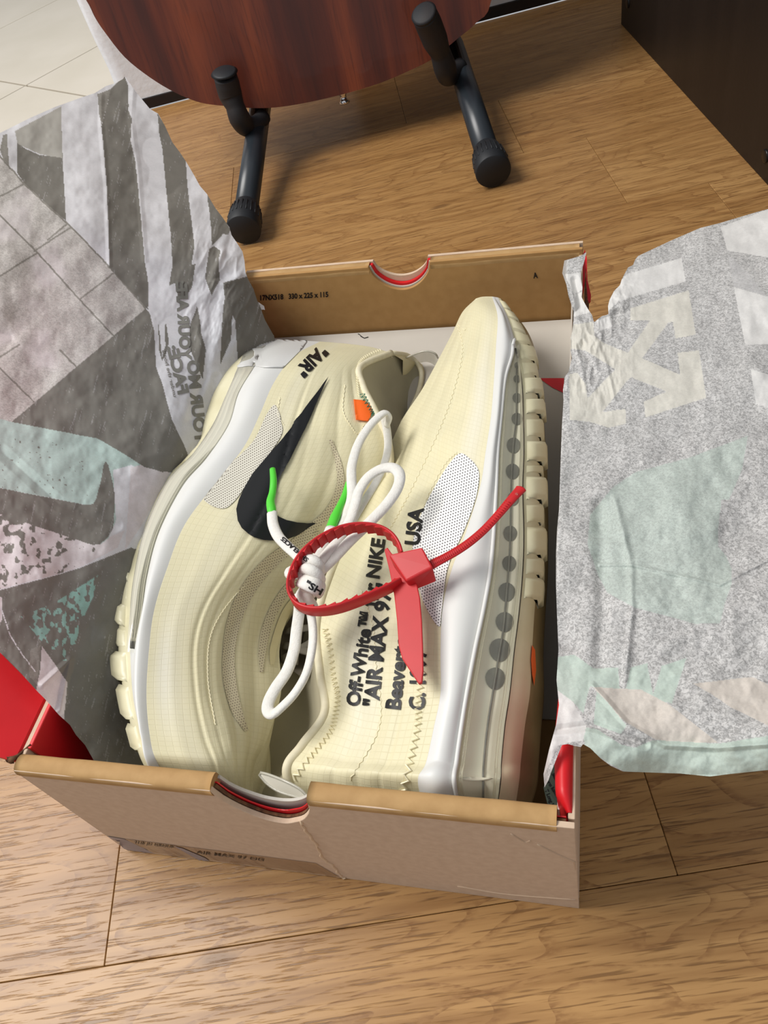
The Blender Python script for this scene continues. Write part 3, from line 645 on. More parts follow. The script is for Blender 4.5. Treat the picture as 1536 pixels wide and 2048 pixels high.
# ---- left sneaker: heel far away, toe by the front wall, sole to the left
LT = [
 [(478, 694), (500, 679), (538, 678), (640, 683), (690, 687), (742, 694), (782, 706)],
 [(436, 754), (480, 725), (512, 728), (588, 712), (640, 722), (690, 728), (722, 733)],
 [(408, 830), (450, 795), (478, 785), (548, 765), (612, 775), (680, 780), (725, 770)],
 [(396, 892), (425, 850), (458, 848), (520, 828), (590, 838), (672, 835), (750, 822)],
 [(352, 942), (388, 905), (414, 915), (490, 890), (572, 905), (668, 900), (776, 880)],
 [(290, 998), (335, 962), (366, 971), (445, 950), (545, 982), (650, 970), (778, 950)],
 [(256, 1075), (290, 1058), (319, 1062), (372, 1045), (500, 1066), (610, 1050), (745, 1035)],
 [(238, 1140), (268, 1150), (295, 1150), (333, 1140), (452, 1140), (545, 1125), (670, 1120)],
 [(234, 1215), (260, 1228), (284, 1230), (308, 1222), (408, 1215), (490, 1195), (590, 1205)],
 [(236, 1300), (260, 1305), (269, 1306), (298, 1300), (388, 1290), (455, 1280), (560, 1290)],
 [(247, 1385), (266, 1390), (270, 1391), (293, 1388), (391, 1385), (452, 1375), (562, 1385)],
 [(267, 1470), (283, 1470), (287, 1470), (299, 1466), (408, 1470), (470, 1462), (534, 1478)],
 [(288, 1530), (303, 1528), (307, 1529), (316, 1528), (430, 1535), (475, 1535), (508, 1535)],
]
Lzm = [.074, .072, .070, .068, .066, .063, .060, .058, .056, .055, .054, .054, .054]
Lh = [.002, .030, .037, .040, .042, .044, .046, .047, .047, .046, .045, .044, .041]
Lp = [[.72, .90, .97, 1.0, .92, .78, .60]]*4+[[.72, .90, .97, 1.0, .90, .68, .45]]+[[.72, .9, .97, 1.0, .86, .62, .25]]+[[.72, .90, .97, 1.0, .82, .55, .0]]*7
tailL = [(.046, .0100, .054), (.050, .0090, .054), (.052, .0085, .054), (.056, .0082, .054), (.072, .0080, .054), (.080, .0082, .054), (.088, .0090, .054)]
LS = Shoe(LT, Lzm, Lh, Lp, tailL); LS.k0 = 3
shoeL = empty('sneaker', (.06, .17, .006), 'cream sneaker with black tick emblem, lying on its side at the left of the box', 'shoe', 'pair of cream sneakers')
uL = np.linspace(0, LS.n-1, 150); bL = np.linspace(3, 6, 90); Bg = np.broadcast_to(bL[None, :], (150, 90)); Ug = np.broadcast_to(uL[:, None], (150, 90))
fade = np.clip((Ug-1.0)/1.5, 0, 1)*np.clip((LS.n-1-Ug)/1.2, 0, 1)
bumpL = .55*fade*gsum(Bg, [(3.5, .12, .0005), (4.0, .06, -.0010), (4.08, .05, .0005), (4.42, .07, -.0006), (4.75, .12, .0008), (5.05, .07, -.0010), (5.3, .10, .0008), (5.55, .07, -.0009), (5.78, .1, .0006)])
gL = LS.upper(uL, bL, bumpL)
upL = closed('upper', [gL], M['upper'], shoeL, uv=True)
def set_tone(ob, G, fn):
    a = ob.data.attributes.new('tone', 'FLOAT', 'POINT'); t = fn.reshape(-1); t = np.concatenate([t, t]); a.data.foreach_set('value', t[:len(ob.data.vertices)].astype(np.float32))
set_tone(upL, gL, np.clip(gsum(Bg, [(3.35, .22, .55)])*gsum(Ug, [(9.5, 1.5, 1.0)])+gsum(Bg, [(3.7, .2, .15)]), 0, 1))  # white patch by the toe is a highlight painted into the tone
bbL = bvh_of([upL])
closed('midsole', [LS.strip(uL, 2, 3, 12, 0.0035)], M['midsole'], shoeL)
uA = np.linspace(0, 9.0, 90)
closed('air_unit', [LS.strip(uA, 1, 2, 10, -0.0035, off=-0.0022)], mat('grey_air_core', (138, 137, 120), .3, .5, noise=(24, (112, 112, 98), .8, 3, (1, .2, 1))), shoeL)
closed('midsole_toe', [LS.strip(np.linspace(8.9, LS.n-1, 50), 1, 2, 4, 0.0004)], M['midsole'], shoeL)
gcl = LS.strip(uA, 1, 2, 10, 0.0022, off=0.0004); v_, f_ = join_grids([gcl[..., :3]]); put('air_window', mesh_from(v_, f_), M['clear'], shoeL)
rdg = []
for t_, r_ in ((.18, .0007), (.5, .0006), (.82, .0007)):
    c = LS.curves(np.linspace(.8, 8.7, 60)); q = c[:, 1, :3]*(1-t_)+c[:, 2, :3]*t_; rdg.append(tube(q+np.array([0, 0, .0003]), r_, n=6, sub=1))
put('air_window_ribs', multi_mesh(rdg), M['clear'], shoeL)
closed('outsole', [LS.strip(uL, 0, 1, 8, 0.0012)], M['outsole'], shoeL); sole_wall(LS, uL, 'outsole_bottom', M['outsole'], shoeL)
def lug(shoe, u0, u1, ka, kb, t0, t1, out, parent, mt, side):
    """a tread block wrapping from the side of the outsole over its bottom edge"""
    n = 7; u = np.linspace(u0, u1, n); C = shoe.curves(u)[..., :3]; A = C[:, ka]*(1-t0)+C[:, kb]*t0; B = C[:, ka]*(1-t1)+C[:, kb]*t1
    e = np.zeros(n)+out; e[0] = e[-1] = out*0.45
    N = grid_normals(np.stack([A, (A+B)/2, B], 1))[:, 1]; sd = np.array([side, 0, 0.0])
    rows = [A+np.array([0, 0, -.016])+sd*0.0005*0, A+np.array([0, 0, -.015])+sd*e[:, None], A+sd*e[:, None]*1.0+np.array([0, 0, -.002]), A+N*e[:, None]*.7+sd*e[:, None]*.5, A*.5+B*.5+N*e[:, None]*.8, B+N*e[:, None]*.5, B-N*0.001]
    G = np.stack(rows, 1); v, f = join_grids([G]); k = len(rows); f = [tuple(a) for a in f]+[tuple(range(k)), tuple(range(len(v)-k, len(v)))[::-1]]
    return put('tread_lug', mesh_from(v, f), mt, parent)
def u_of_y(shoe, k, y):
    us = np.linspace(0, shoe.n-1, 500); c = shoe.curves(us)[:, k, :3]; d = c-CAM; py = CY-F_PX*(d @ UP)/(d @ FW); return float(np.interp(y, py, us))
for y0, y1, o in ((948, 985, .002), (988, 1012, .001), (1015, 1056, .0028), (1070, 1110, .003), (1115, 1155, .0034), (1160, 1192, .0016), (1202, 1246, .0046), (1251, 1292, .0022), (1302, 1360, .0038), (1368, 1438, .0030), (1446, 1500, .0024)):
    lug(LS, u_of_y(LS, 0, y0), u_of_y(LS, 0, y1), 0, 1, 0.0, 0.78, o, shoeL, M['outsole'], -1)
# white heel clip of the midsole with two prongs over the air unit
bb2 = bvh_of([o for o in shoeL.children if o.data and o.name.split('.')[0] in ('midsole', 'air_window', 'upper', 'outsole')])
put_clip = decal('heel_clip', [Z(220, 650, 3.84, [(1085, 180), (1170, 180), (1260, 130), (1330, 85), (1400, 70), (1540, 90), (1480, 180), (1330, 330), (1260, 330), (1180, 330), (1120, 318), (1060, 318), (985, 330), (975, 318), (1010, 285), (1080, 262), (1105, 240), (1108, 205)])], bb2, M['midsole'], shoeL, 0.0002, cell=6, thick=0.0003, zg=.075)
# tick emblem, mesh panels, tag, writing
mp = decal('mesh_panel', [[(548, 811), (532, 832), (506, 884), (454, 936), (407, 986), (415, 1007), (446, 1018), (470, 1002), (500, 960), (560, 877), (562, 843), (556, 820)]], bbL, M['mesh_l'], shoeL, 0.0004, smooth_poly=True)
def band_poly(pts, w):
    q = crspline(pts, np.linspace(0, len(pts)-1, 30)); T = np.gradient(q, axis=0); T /= np.linalg.norm(T, axis=1, keepdims=True); Nn = np.stack([-T[:, 1], T[:, 0]], 1); ww = np.interp(np.linspace(0, 1, 30), np.linspace(0, 1, len(w)), w)[:, None]/2
    a, b = q+Nn*ww, q-Nn*ww; bm = bmesh.new(); va = [bm.verts.new((x, y, 0)) for x, y in a]; vb = [bm.verts.new((x, y, 0)) for x, y in b]
    for k in range(29): bm.faces.new((va[k], va[k+1], vb[k+1], vb[k]))
    me = bpy.data.meshes.new('r'); bm.to_mesh(me); bm.free(); return me
for pl, w in (([(640, 1066), (580, 1095), (530, 1135), (492, 1185), (468, 1240), (457, 1300), (458, 1360), (472, 1420), (492, 1462)], (10, 22, 28, 30, 28, 24, 26, 22, 8)),
              ([(640, 1125), (590, 1160), (555, 1205), (533, 1255), (524, 1300), (522, 1345)], (10, 16, 18, 18, 16, 6)), ([(660, 880), (676, 925), (680, 970), (660, 1020), (618, 1060), (585, 1085)], (6, 12, 14, 16, 18, 12))):
    decal('mesh_band', band_poly(pl, w), bbL, M['mesh_band'], shoeL, 0.0004)
SW = [(657, 756), (611, 817), (589, 847), (566, 879), (532, 918), (506, 949), (490, 976), (478, 1002), (473, 1020), (476, 1043), (484, 1058), (496, 1069), (508, 1076), (522, 1080), (540, 1082), (556, 1081), (572, 1078), (590, 1071), (608, 1061), (631, 1046), (612, 1046), (592, 1045), (572, 1041), (556, 1034), (548, 1024), (546, 1010), (550, 992), (559, 962), (571, 936), (585, 910), (611, 858), (637, 801)]
decal('tick_emblem', [SW], bbL, M['swoosh'], shoeL, 0.0011, cell=6)
decal('writing', text_px('"AIR"', (640, 690), (590, 740), 24, bold=0.042), bbL, M['ink'], shoeL, 0.0005, cell=4)
# collar piping, lining
def polyline_on(pts, bvh, off, n, zg=.07): return [np.array(p) for p in project(crspline(pts, np.linspace(0, len(pts)-1, n)), bvh, off, zg)]
C = LS.curves(np.linspace(0, 5.4, 60))[:, 6, :3]
put('collar_piping', tube_mesh(C, 0.0021, n=10, sub=1), M['piping'], shoeL)
N_ = LS.curves(np.linspace(0, 4.6, 24))[:, 6, :3]
far = crspline(np.array([P(782, 706, .074), P(819, 713, .058), P(842, 741, .050), P(838, 780, .046), P(818, 826, .046), P(790, 864, .048), P(778, 884, .054)]), np.linspace(0, 6, 24))
midr = (N_+far)/2+np.array([0.004, 0, -.030])*np.sin(np.linspace(.15, np.pi-.1, 24))[:, None]
t = np.linspace(0, 1, 12)[None, :, None]; G = N_[:, None]*(1-t)**2+2*t*(1-t)*(midr[:, None]*2-(N_+far)[:, None]/2)+far[:, None]*t**2
v_, f_ = join_grids([G]); put('lining', mesh_from(v_, f_), M['lining'], shoeL)
put('collar_piping', tube_mesh(far, 0.0017, n=8, sub=1), M['piping'], shoeL)
outw = far+np.array([.006, .002, -.008]); G = np.stack([far, outw, outw+np.array([-.004, 0, -.02])], 1); v_, f_ = join_grids([G]); put('far_collar', mesh_from(v_, f_), M['cream'], shoeL)
bl = bvh_of([o for o in shoeL.children if o.name.startswith('lining')])
ta_ = crspline(np.array([P(812, 716, .062), P(832, 707, .066), P(853, 702, .068), P(870, 707, .066), P(876, 716, .062)]), np.linspace(0, 4, 14)); tb_ = crspline(np.array([P(826, 730, .052), P(840, 726, .052), P(854, 724, .052), P(868, 730, .052), P(880, 746, .052)]), np.linspace(0, 4, 14))
t = np.linspace(0, 1, 5)[None, :, None]; v_, f_ = join_grids([ta_[:, None]*(1-t)+tb_[:, None]*t]); put('heel_tab', mesh_from(v_, f_), M['tab'], shoeL); put('heel_tab_edge', tube_mesh(ta_, .0006, n=6, sub=1), M['tab'], shoeL)
st_ = []
path = polyline_on([(846, 742), (800, 700), (760, 699), (722, 718), (712, 745), (716, 790)][1:], bbL, .0004, 40)
for p in path:
    st_.append(tube([p, p+np.array([.0016, -.0022, .0002])], .00022, n=5, spline=False))
tag(put('collar_stitching', multi_mesh(st_), M['thread'], shoeL), kind='stuff')
decal('orange_tab', [[(706, 800), (728, 802), (741, 812), (745, 824), (736, 844), (711, 841)]], bbL, M['orange'], shoeL, 0.0006, cell=5, thick=.0008)
def zigzag(pts, n, amp, bvh, r, name, m, parent, off=.0006):
    q = crspline(pts, np.linspace(0, len(pts)-1, n)); T = np.gradient(q, axis=0); T /= np.linalg.norm(T, axis=1, keepdims=True); Nn = np.stack([-T[:, 1], T[:, 0]], 1)
    q = q+Nn*amp*np.where(np.arange(n) % 2 == 0, 1, -1)[:, None]; v, f = tube([np.array(p) for p in project(q, bvh, off)], r, n=5, spline=False); return put(name, mesh_from(v, f, smooth=False), m, parent)
zigzag([(724, 790), (732, 806), (742, 822), (746, 832)], 17, 5, bbL, .00028, 'teal_stitching', M['thread_teal'], shoeL, .0012)
for pts, n in (([(690, 770), (686, 820), (700, 850), (716, 868), (728, 850)], 46), ([(560, 795), (556, 830), (568, 850)], 20), ([(640, 1066), (560, 1120), (480, 1180), (425, 1260), (415, 1350), (430, 1450)], 120)):
    zigzag(pts, n, 0.8, bbL, .00022, 'seam_stitching', M['thread'], shoeL, .0002)
# ---- right sneaker: toe far away, heel by the front wall, sole to the right
RT_ = [
 [(1005, 600), (1001, 597), (996, 595), (990, 594), (984, 593), (972, 593), (962, 594), (952, 597)],
 [(1051, 656), (1040, 652), (1018, 640), (1012, 640), (995, 632), (968, 620), (945, 613), (925, 624)],
 [(1072, 707), (1062, 705), (1034, 700), (1026, 700), (992, 692), (958, 678), (925, 668), (905, 665)],
 [(1079, 770), (1072, 765), (1045, 765), (1011, 760), (988, 757), (945, 742), (905, 728), (872, 728)],
 [(1087, 834), (1078, 834), (1048, 834), (1003, 834), (982, 832), (932, 815), (882, 795), (842, 782)],
 [(1092, 900), (1079, 905), (1049, 905), (996, 908), (971, 905), (912, 885), (855, 860), (806, 836)],
 [(1095, 965), (1079, 975), (1047, 975), (993, 980), (960, 974), (902, 945), (840, 915), (780, 890)],
 [(1096, 1062), (1078, 1062), (1049, 1065), (988, 1070), (930, 1070), (870, 1030), (800, 995), (745, 960)],
 [(1095, 1140), (1076, 1140), (1047, 1140), (981, 1145), (903, 1140), (842, 1115), (770, 1085), (710, 1045)],
 [(1090, 1220), (1069, 1223), (1040, 1220), (968, 1220), (885, 1218), (812, 1205), (735, 1180), (665, 1140)],
 [(1086, 1300), (1064, 1305), (1030, 1300), (951, 1300), (881, 1300), (805, 1298), (720, 1285), (634, 1240)],
 [(1087, 1380), (1060, 1385), (1021, 1385), (935, 1385), (881, 1385), (800, 1390), (722, 1385), (641, 1345)],
 [(1082, 1450), (1050, 1450), (1011, 1452), (924, 1453), (868, 1453), (790, 1458), (724, 1452), (650, 1425)],
 [(1077, 1520), (1042, 1520), (1004, 1525), (914, 1525), (852, 1525), (770, 1522), (694, 1515), (604, 1492)],
 [(1072, 1570), (1037, 1572), (1001, 1575), (910, 1575), (836, 1568), (755, 1562), (670, 1553), (574, 1543)],
]
Rzm = [.090, .083, .079, .077, .075, .073, .070, .067, .065, .063, .061, .059, .057, .056, .056]
Rh = [.002, .020, .028, .033, .036, .038, .040, .042, .043, .043, .043, .043, .042, .041, .0395]
Rp = [[.05, .55, .80, .95, 1.0, .84, .52, .0]]*9+[[.05, .55, .80, .95, 1.0, .86, .62, .25]]+[[.05, .55, .80, .95, 1.0, .88, .70, .48]]*5
tailR = [(.203, .0100, .056), (.199, .0092, .056), (.192, .0088, .056), (.182, .0084, .056), (.168, .0080, .056), (.150, .0082, .056), (.130, .0088, .056), (.112, .0100, .056)]
RS = Shoe(RT_, Rzm, Rh, Rp, tailR); RS.k0 = 4
shoeR = empty('sneaker', (.16, .17, .006), 'cream sneaker with black printed lettering, lying on its side at the right of the box', 'shoe', 'pair of cream sneakers')
nR = 170; uR = np.linspace(0, RS.n-1, nR); bR = np.linspace(4, 7, 90); Bg = np.broadcast_to(bR[None, :], (nR, 90)); Ug = np.broadcast_to(uR[:, None], (nR, 90))
fade = np.clip((Ug-1.0)/1.5, 0, 1)*np.clip((RS.n-1-Ug)/1.2, 0, 1)
bumpR = .55*fade*gsum(Bg, [(4.45, .2, .0008), (4.95, .07, -.0008), (5.2, .12, .0006), (5.5, .07, -.0009), (5.75, .12, .0008), (6.05, .07, -.0009), (6.3, .12, .0007), (6.62, .07, -.0007)])
gR = RS.upper(uR, bR, bumpR)
upR = closed('upper', [gR], M['upper'], shoeR, uv=True)
set_tone(upR, gR, np.clip(gsum(Bg, [(4.5, .35, .5)])*gsum(Ug, [(4, 2.5, .9)])+gsum(Bg, [(6.0, .5, .45)])*gsum(Ug, [(10.5, 2.5, 1)]), 0, 1))
bbR = bvh_of([upR])
closed('midsole', [RS.strip(uR, 3, 4, 14, 0.0030)], M['midsole'], shoeR)
uA = np.linspace(1.9, RS.n-1.02, 110)
closed('air_unit', [RS.strip(uA, 2, 3, 10, -0.0030, off=-0.0014)], M['air'], shoeR)
gcl = RS.strip(uA, 2, 3, 12, 0.0026, off=0.0004); v_, f_ = join_grids([gcl[..., :3]]); put('air_window', mesh_from(v_, f_), M['clear'], shoeR)
closed('midsole_toe', [RS.strip(np.linspace(0, 1.95, 20), 2, 3, 6, .0004)], M['midsole'], shoeR)
put('midsole_lip', tube_mesh(RS.curves(np.linspace(1.9, 15.5, 120))[:, 3, :3]+np.array([0, 0, .0012]), .0009, n=8, sub=1), M['midsole'], shoeR)
put('midsole_lip', tube_mesh(crspline(np.array([RS.curves([1.9])[0, 3, :3]+[0, 0, .0012], RS.curves([1.75])[0, 3, :3]+[.001, 0, .001], RS.curves([1.7])[0, 2, :3]+[0, 0, .0008]]), np.linspace(0, 2, 10)), .0009, n=8, sub=1), M['midsole'], shoeR)
gb = bvh_of([o for o in shoeR.children if o.name.startswith('air_unit')])
AIR = [(1035, 732, 6), (1034, 759, 7), (1034, 797, 9), (1034, 839, 11), (1027, 892, 14), (1025, 944, 14), (1026, 999, 12), (1020, 1068, 14), (1018, 1128, 14), (1013, 1185, 17), (1009, 1245, 18), (999, 1301, 21), (990, 1358, 20)]
for x, y, r in AIR:
    decal('air_hollow', [[(x+r*math.cos(a)*(1-.1*math.sin(a)), y+r*1.12*math.sin(a)) for a in np.linspace(0, 2*math.pi, 20)[:-1]]], gb, M['air_dark'], shoeR, 0.0004, cell=7)
put('air_seam', tube_mesh(polyline_on([(1035, 735), (1034, 797), (1033, 840), (1027, 892), (1022, 960), (1020, 1068), (1017, 1130), (1012, 1190), (1008, 1250), (1000, 1300), (988, 1370), (975, 1450), (967, 1530), (966, 1598)], gb, .0010, 60, .09), .00045, n=6, sub=1), M['air_dark'], shoeR)
rdg = []
for t_, r_ in ((.12, .0006), (.86, .0007)):
    c = RS.curves(np.linspace(2.2, 14.5, 80)); q = c[:, 2, :3]*(1-t_)+c[:, 3, :3]*t_; rdg.append(tube(q+np.array([0, 0, .0012]), r_, n=6, sub=1))
put('air_window_ribs', multi_mesh(rdg), M['clear'], shoeR)
closed('outsole', [RS.strip(uR, 1, 2, 8, 0.001)], M['outsole'], shoeR)
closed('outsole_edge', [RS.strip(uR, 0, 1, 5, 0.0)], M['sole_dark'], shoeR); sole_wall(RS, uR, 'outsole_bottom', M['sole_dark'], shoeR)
decal('orange_underfoot_mark', [[(1062, 1290), (1068, 1300), (1070, 1340), (1066, 1372), (1062, 1350), (1060, 1320)]], bvh_of([o for o in shoeR.children if o.name.startswith('outsole')]), M['orange'], shoeR, .0005, cell=6)
def lugR(y0, y1, x_out, parent):
    u = np.linspace(u_of_y(RS, 1, y0), u_of_y(RS, 1, y1), 9); C = RS.curves(u)[..., :3]; A = C[:, 1]; B = C[:, 2]*.88+C[:, 1]*.12
    N = grid_normals(np.stack([A, (A+B)/2, B], 1))[:, 1]; e = np.full(9, x_out); e[0] = e[-1] = x_out*.3; e = e[:, None]; X = np.array([1.0, 0, 0]); Zv = np.array([0, 0, 1.0])
    rows = [B-N*.0008, B+N*e*.30, A*.5+B*.5+N*e*.6, A+N*e*.55+X*e*.25, A+X*e*.9-Zv*.0015, A+X*e*.9-Zv*.007, A-Zv*.008]
    G = np.stack(rows, 1); v, f = join_grids([G]); k = len(rows); f = [tuple(a) for a in f]+[tuple(range(k)), tuple(range(len(v)-k, len(v)))[::-1]]
    return put('tread_lug', mesh_from(v, f), M['outsole'], parent)
for y0, y1, o in ((604, 622, .0016), (625, 643, .0018), (646, 668, .0016), (671, 690, .0022), (694, 723, .0034), (727, 752, .0022), (757, 788, .0040), (799, 829, .0042), (838, 875, .0026), (883, 924, .0042), (931, 947, .0020), (954, 1000, .0042), (1008, 1045, .0024), (1052, 1110, .0040), (1116, 1150, .0028), (1156, 1200, .0034)):
    lugR(y0, y1, o, shoeR)
decal('mesh_panel', [[(919, 908), (896, 933), (872, 972), (851, 1012), (832, 1060), (826, 1110), (836, 1159), (849, 1208), (878, 1254), (884, 1223), (893, 1151), (906, 1110), (924, 1073), (945, 1020), (957, 975), (957, 940), (937, 915)]], bbR, M['mesh_r'], shoeR, 0.0004, smooth_poly=True)
for s_, p0, p1, h_ in (('Off-White\u2122 for NIKE', (719, 1414), (771, 1080), 26), ('"AIR MAX 97"', (757, 1414), (784, 1170), 29), ('Beaverton, Oregon USA', (801, 1420), (848, 1017), 29), ('C. 1997', (849, 1421), (853, 1297), 30)):
    decal('writing', text_px(s_, p0, p1, h_, bold=0.036), bbR, M['ink'], shoeR, 0.0005, cell=4)
zigzag([(650, 1256), (661, 1299), (667, 1352), (676, 1392), (671, 1432), (660, 1466), (626, 1509), (588, 1556)], 64, 5, bbR, .00042, 'collar_stitching', M['thread'], shoeR)
zigzag([(846, 1340), (838, 1400), (836, 1450), (822, 1520), (803, 1590)], 36, 6, bbR, .00042, 'seam_stitching', M['thread'], shoeR)
for pts, n in (([(912, 640), (925, 700), (905, 790), (870, 880), (820, 985), (780, 1060)], 90), ([(915, 905), (890, 930), (860, 985), (838, 1040)], 30), ([(722, 1180), (745, 1250), (752, 1330), (760, 1450), (700, 1560)], 70)):
    zigzag(pts, n, 1.5, bbR, .00022, 'seam_stitching', M['thread'], shoeR, .0002)
C = RS.curves(np.linspace(8.7, 14.6, 60))[:, 7, :3]; put('collar_piping', tube_mesh(C, 0.0022, n=10, sub=1), M['piping'], shoeR)
N_ = RS.curves(np.linspace(8.6, 14.7, 26))[:, 7, :3]
far = crspline(np.array([P(660, 1130, .055), P(590, 1230, .040), P(560, 1330, .034), P(545, 1420, .030), P(505, 1500, .030), P(480, 1560, .032), P(470, 1620, .036)]), np.linspace(0, 6, 26)); far[:, 1] = np.maximum(far[:, 1], .0125)
midr = (N_+far)/2+np.array([0.0, 0, -.022])*np.sin(np.linspace(.15, np.pi-.1, 26))[:, None]
t = np.linspace(0, 1, 12)[None, :, None]; G = N_[:, None]*(1-t)**2+2*t*(1-t)*(midr[:, None]*2-(N_+far)[:, None]/2)+far[:, None]*t**2; G[..., 2] = np.maximum(G[..., 2], .012)
v_, f_ = join_grids([G]); put('lining', mesh_from(v_, f_), M['lining'], shoeR)
bl = bvh_of([bpy.data.objects[[o.name for o in shoeR.children if o.name.startswith('lining')][0]]])
pt = [(P(x, y, z)) for x, y, z in ((619, 1598, .078), (600, 1578, .080), (570, 1562, .080), (540, 1550, .078), (522, 1545, .076), (519, 1550, .075), (535, 1568, .074), (560, 1584, .074), (600, 1596, .076), (622, 1606, .078))]
sa = crspline(np.array(pt[:5]), np.linspace(0, 4, 16)); sb = crspline(np.array(pt[::-1][:5]), np.linspace(0, 4, 16)); t = np.linspace(0, 1, 5)[None, :, None]
G = sa[:, None]*(1-t)+sb[:, None]*t; v_, f_ = join_grids([G]); put('heel_tab', mesh_from(v_, f_), M['tab'], shoeR)
put('heel_tab_edge', tube_mesh(np.concatenate([sa, sb[::-1]]), .0006, n=6, sub=1), M['tab'], shoeR)
# dark throat of the left sneaker with its inner straps
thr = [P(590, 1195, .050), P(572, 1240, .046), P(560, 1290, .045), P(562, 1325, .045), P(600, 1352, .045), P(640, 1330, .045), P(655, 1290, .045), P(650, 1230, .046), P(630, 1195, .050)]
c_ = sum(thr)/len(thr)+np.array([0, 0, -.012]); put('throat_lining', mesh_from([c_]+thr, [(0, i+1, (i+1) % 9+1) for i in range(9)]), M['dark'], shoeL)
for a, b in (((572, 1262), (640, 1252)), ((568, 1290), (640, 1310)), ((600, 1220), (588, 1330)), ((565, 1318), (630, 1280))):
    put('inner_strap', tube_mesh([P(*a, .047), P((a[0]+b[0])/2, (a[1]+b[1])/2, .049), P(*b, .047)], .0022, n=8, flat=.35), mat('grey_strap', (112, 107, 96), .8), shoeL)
decal('eyestay_edge', band_poly([(630, 1172), (598, 1190), (572, 1222), (556, 1262), (545, 1300), (543, 1330)], (8, 14, 16, 16, 14, 8)), bbL, M['cream'], shoeL, .0006, cell=6, zg=.054)
# ------------------------------------------------------------------ laces (one laced bundle) and red tag strap
lc = empty('shoelace', P(617, 1150, .10), 'white knotted shoelaces with bright green tips lying over both sneakers', 'shoelace')
def lpath(pts): return np.array([P(*p) for p in pts])
def lace(pts, r=.0019, flat=.62, name='lace_strand', m=None, sub=6):
    return put(name, tube_mesh(lpath(pts), r*(1.3 if name == 'lace_strand' else 1.12), n=12, flat=flat, sub=sub), m or M['lace'], lc)
zt = .118
l1 = lace([(544, 1026, .113), (546, 1048, .114), (556, 1072, .116), (574, 1092, .118), (592, 1108, .120), (610, 1126, .121), (618, 1140, .119)], .0020, .6)
put('aglet', tube_mesh(lpath([(545, 938, .114), (547, 962, .114), (545, 985, .113), (541, 1003, .113), (543, 1018, .113), (545, 1031, .113)]), [.0015, .0018, .0018, .0021, .0023, .0019], n=12, flat=.8), M['green'], l1)
l2 = lace([(662, 1056, .110), (650, 1085, .112), (636, 1112, .116), (620, 1134, .119)], .0021, .6)
put('aglet', tube_mesh(lpath([(697, 965, .104), (690, 990, .105), (680, 1012, .107), (670, 1035, .109), (660, 1060, .110)]), [.0016, .0018, .0019, .0026, .0024], n=12, flat=.7), M['green'], l2)
lace([(626, 1134, .118), (652, 1098, .112), (680, 1058, .108), (697, 1020, .107), (704, 990, .107), (703, 958, .107), (704, 930, .106), (716, 890, .105), (735, 858, .104), (755, 836, .103), (770, 826, .102), (778, 834, .099), (772, 850, .094)], .0020, .6)
lace([(768, 832, .098), (774, 862, .092), (776, 895, .088), (768, 930, .090), (750, 968, .094), (730, 1000, .098), (712, 1030, .101), (690, 1066, .105), (664, 1104, .111), (630, 1140, .117)], .0017, .5)
lace([(632, 1150, .118), (664, 1120, .116), (700, 1082, .116), (740, 1044, .117), (774, 1008, .118), (795, 976, .119), (799, 950, .120), (786, 936, .120), (762, 938, .119), (736, 955, .118), (718, 982, .116), (710, 1010, .115), (700, 1040, .114), (682, 1072, .115), (655, 1106, .117), (628, 1140, .119)], .0021, .62)
lace([(600, 1190, .112), (598, 1225, .106), (593, 1262, .101), (588, 1300, .098), (574, 1342, .095), (552, 1375, .094), (538, 1402, .094), (536, 1420, .094), (546, 1428, .095), (566, 1412, .097), (590, 1386, .099), (611, 1350, .101), (622, 1310, .102), (626, 1270, .103), (622, 1230, .106), (610, 1190, .112)], .0021, .6)
lace([(620, 1140, .120), (600, 1146, .121), (584, 1152, .121), (577, 1146, .119), (583, 1140, .118), (602, 1142, .119), (622, 1148, .121)], .0018, .9, name='knot_loop')
lace([(606, 1128, .120), (614, 1120, .124), (628, 1122, .125), (638, 1132, .123), (636, 1146, .119), (620, 1150, .118)], .0023, .9, name='knot_loop')
lace([(604, 1150, .120), (610, 1138, .124), (622, 1140, .127), (636, 1150, .125), (640, 1162, .120), (628, 1168, .117)], .0022, .9, name='knot_loop')
lace([(612, 1140, .119), (606, 1152, .121), (610, 1172, .120), (622, 1186, .117), (612, 1196, .114), (600, 1200, .112)], .0022, .9, name='knot_loop')
wr_ = lace([(606, 1160, .122), (618, 1165, .1245), (632, 1172, .1235), (642, 1180, .119)], .0036, .5, name='knot_wrap')
lace([(608, 1180, .118), (600, 1192, .116), (596, 1206, .112), (600, 1216, .109)], .0022, .8, name='knot_loop')
lace([(616, 1182, .118), (616, 1198, .116), (624, 1212, .112), (626, 1224, .108)], .0024, .8, name='knot_loop')
bbk = bvh_of(list(lc.children))
decal('writing', text_px('SHOELACES', (618, 1118), (566, 1074), 8, bold=.03), bbk, M['ink'], lc, .0003, cell=3, zg=.12)
decal('writing', text_px('"SH', (609, 1172), (640, 1190), 13, bold=.03), bbk, M['ink'], lc, .0003, cell=3, zg=.12)
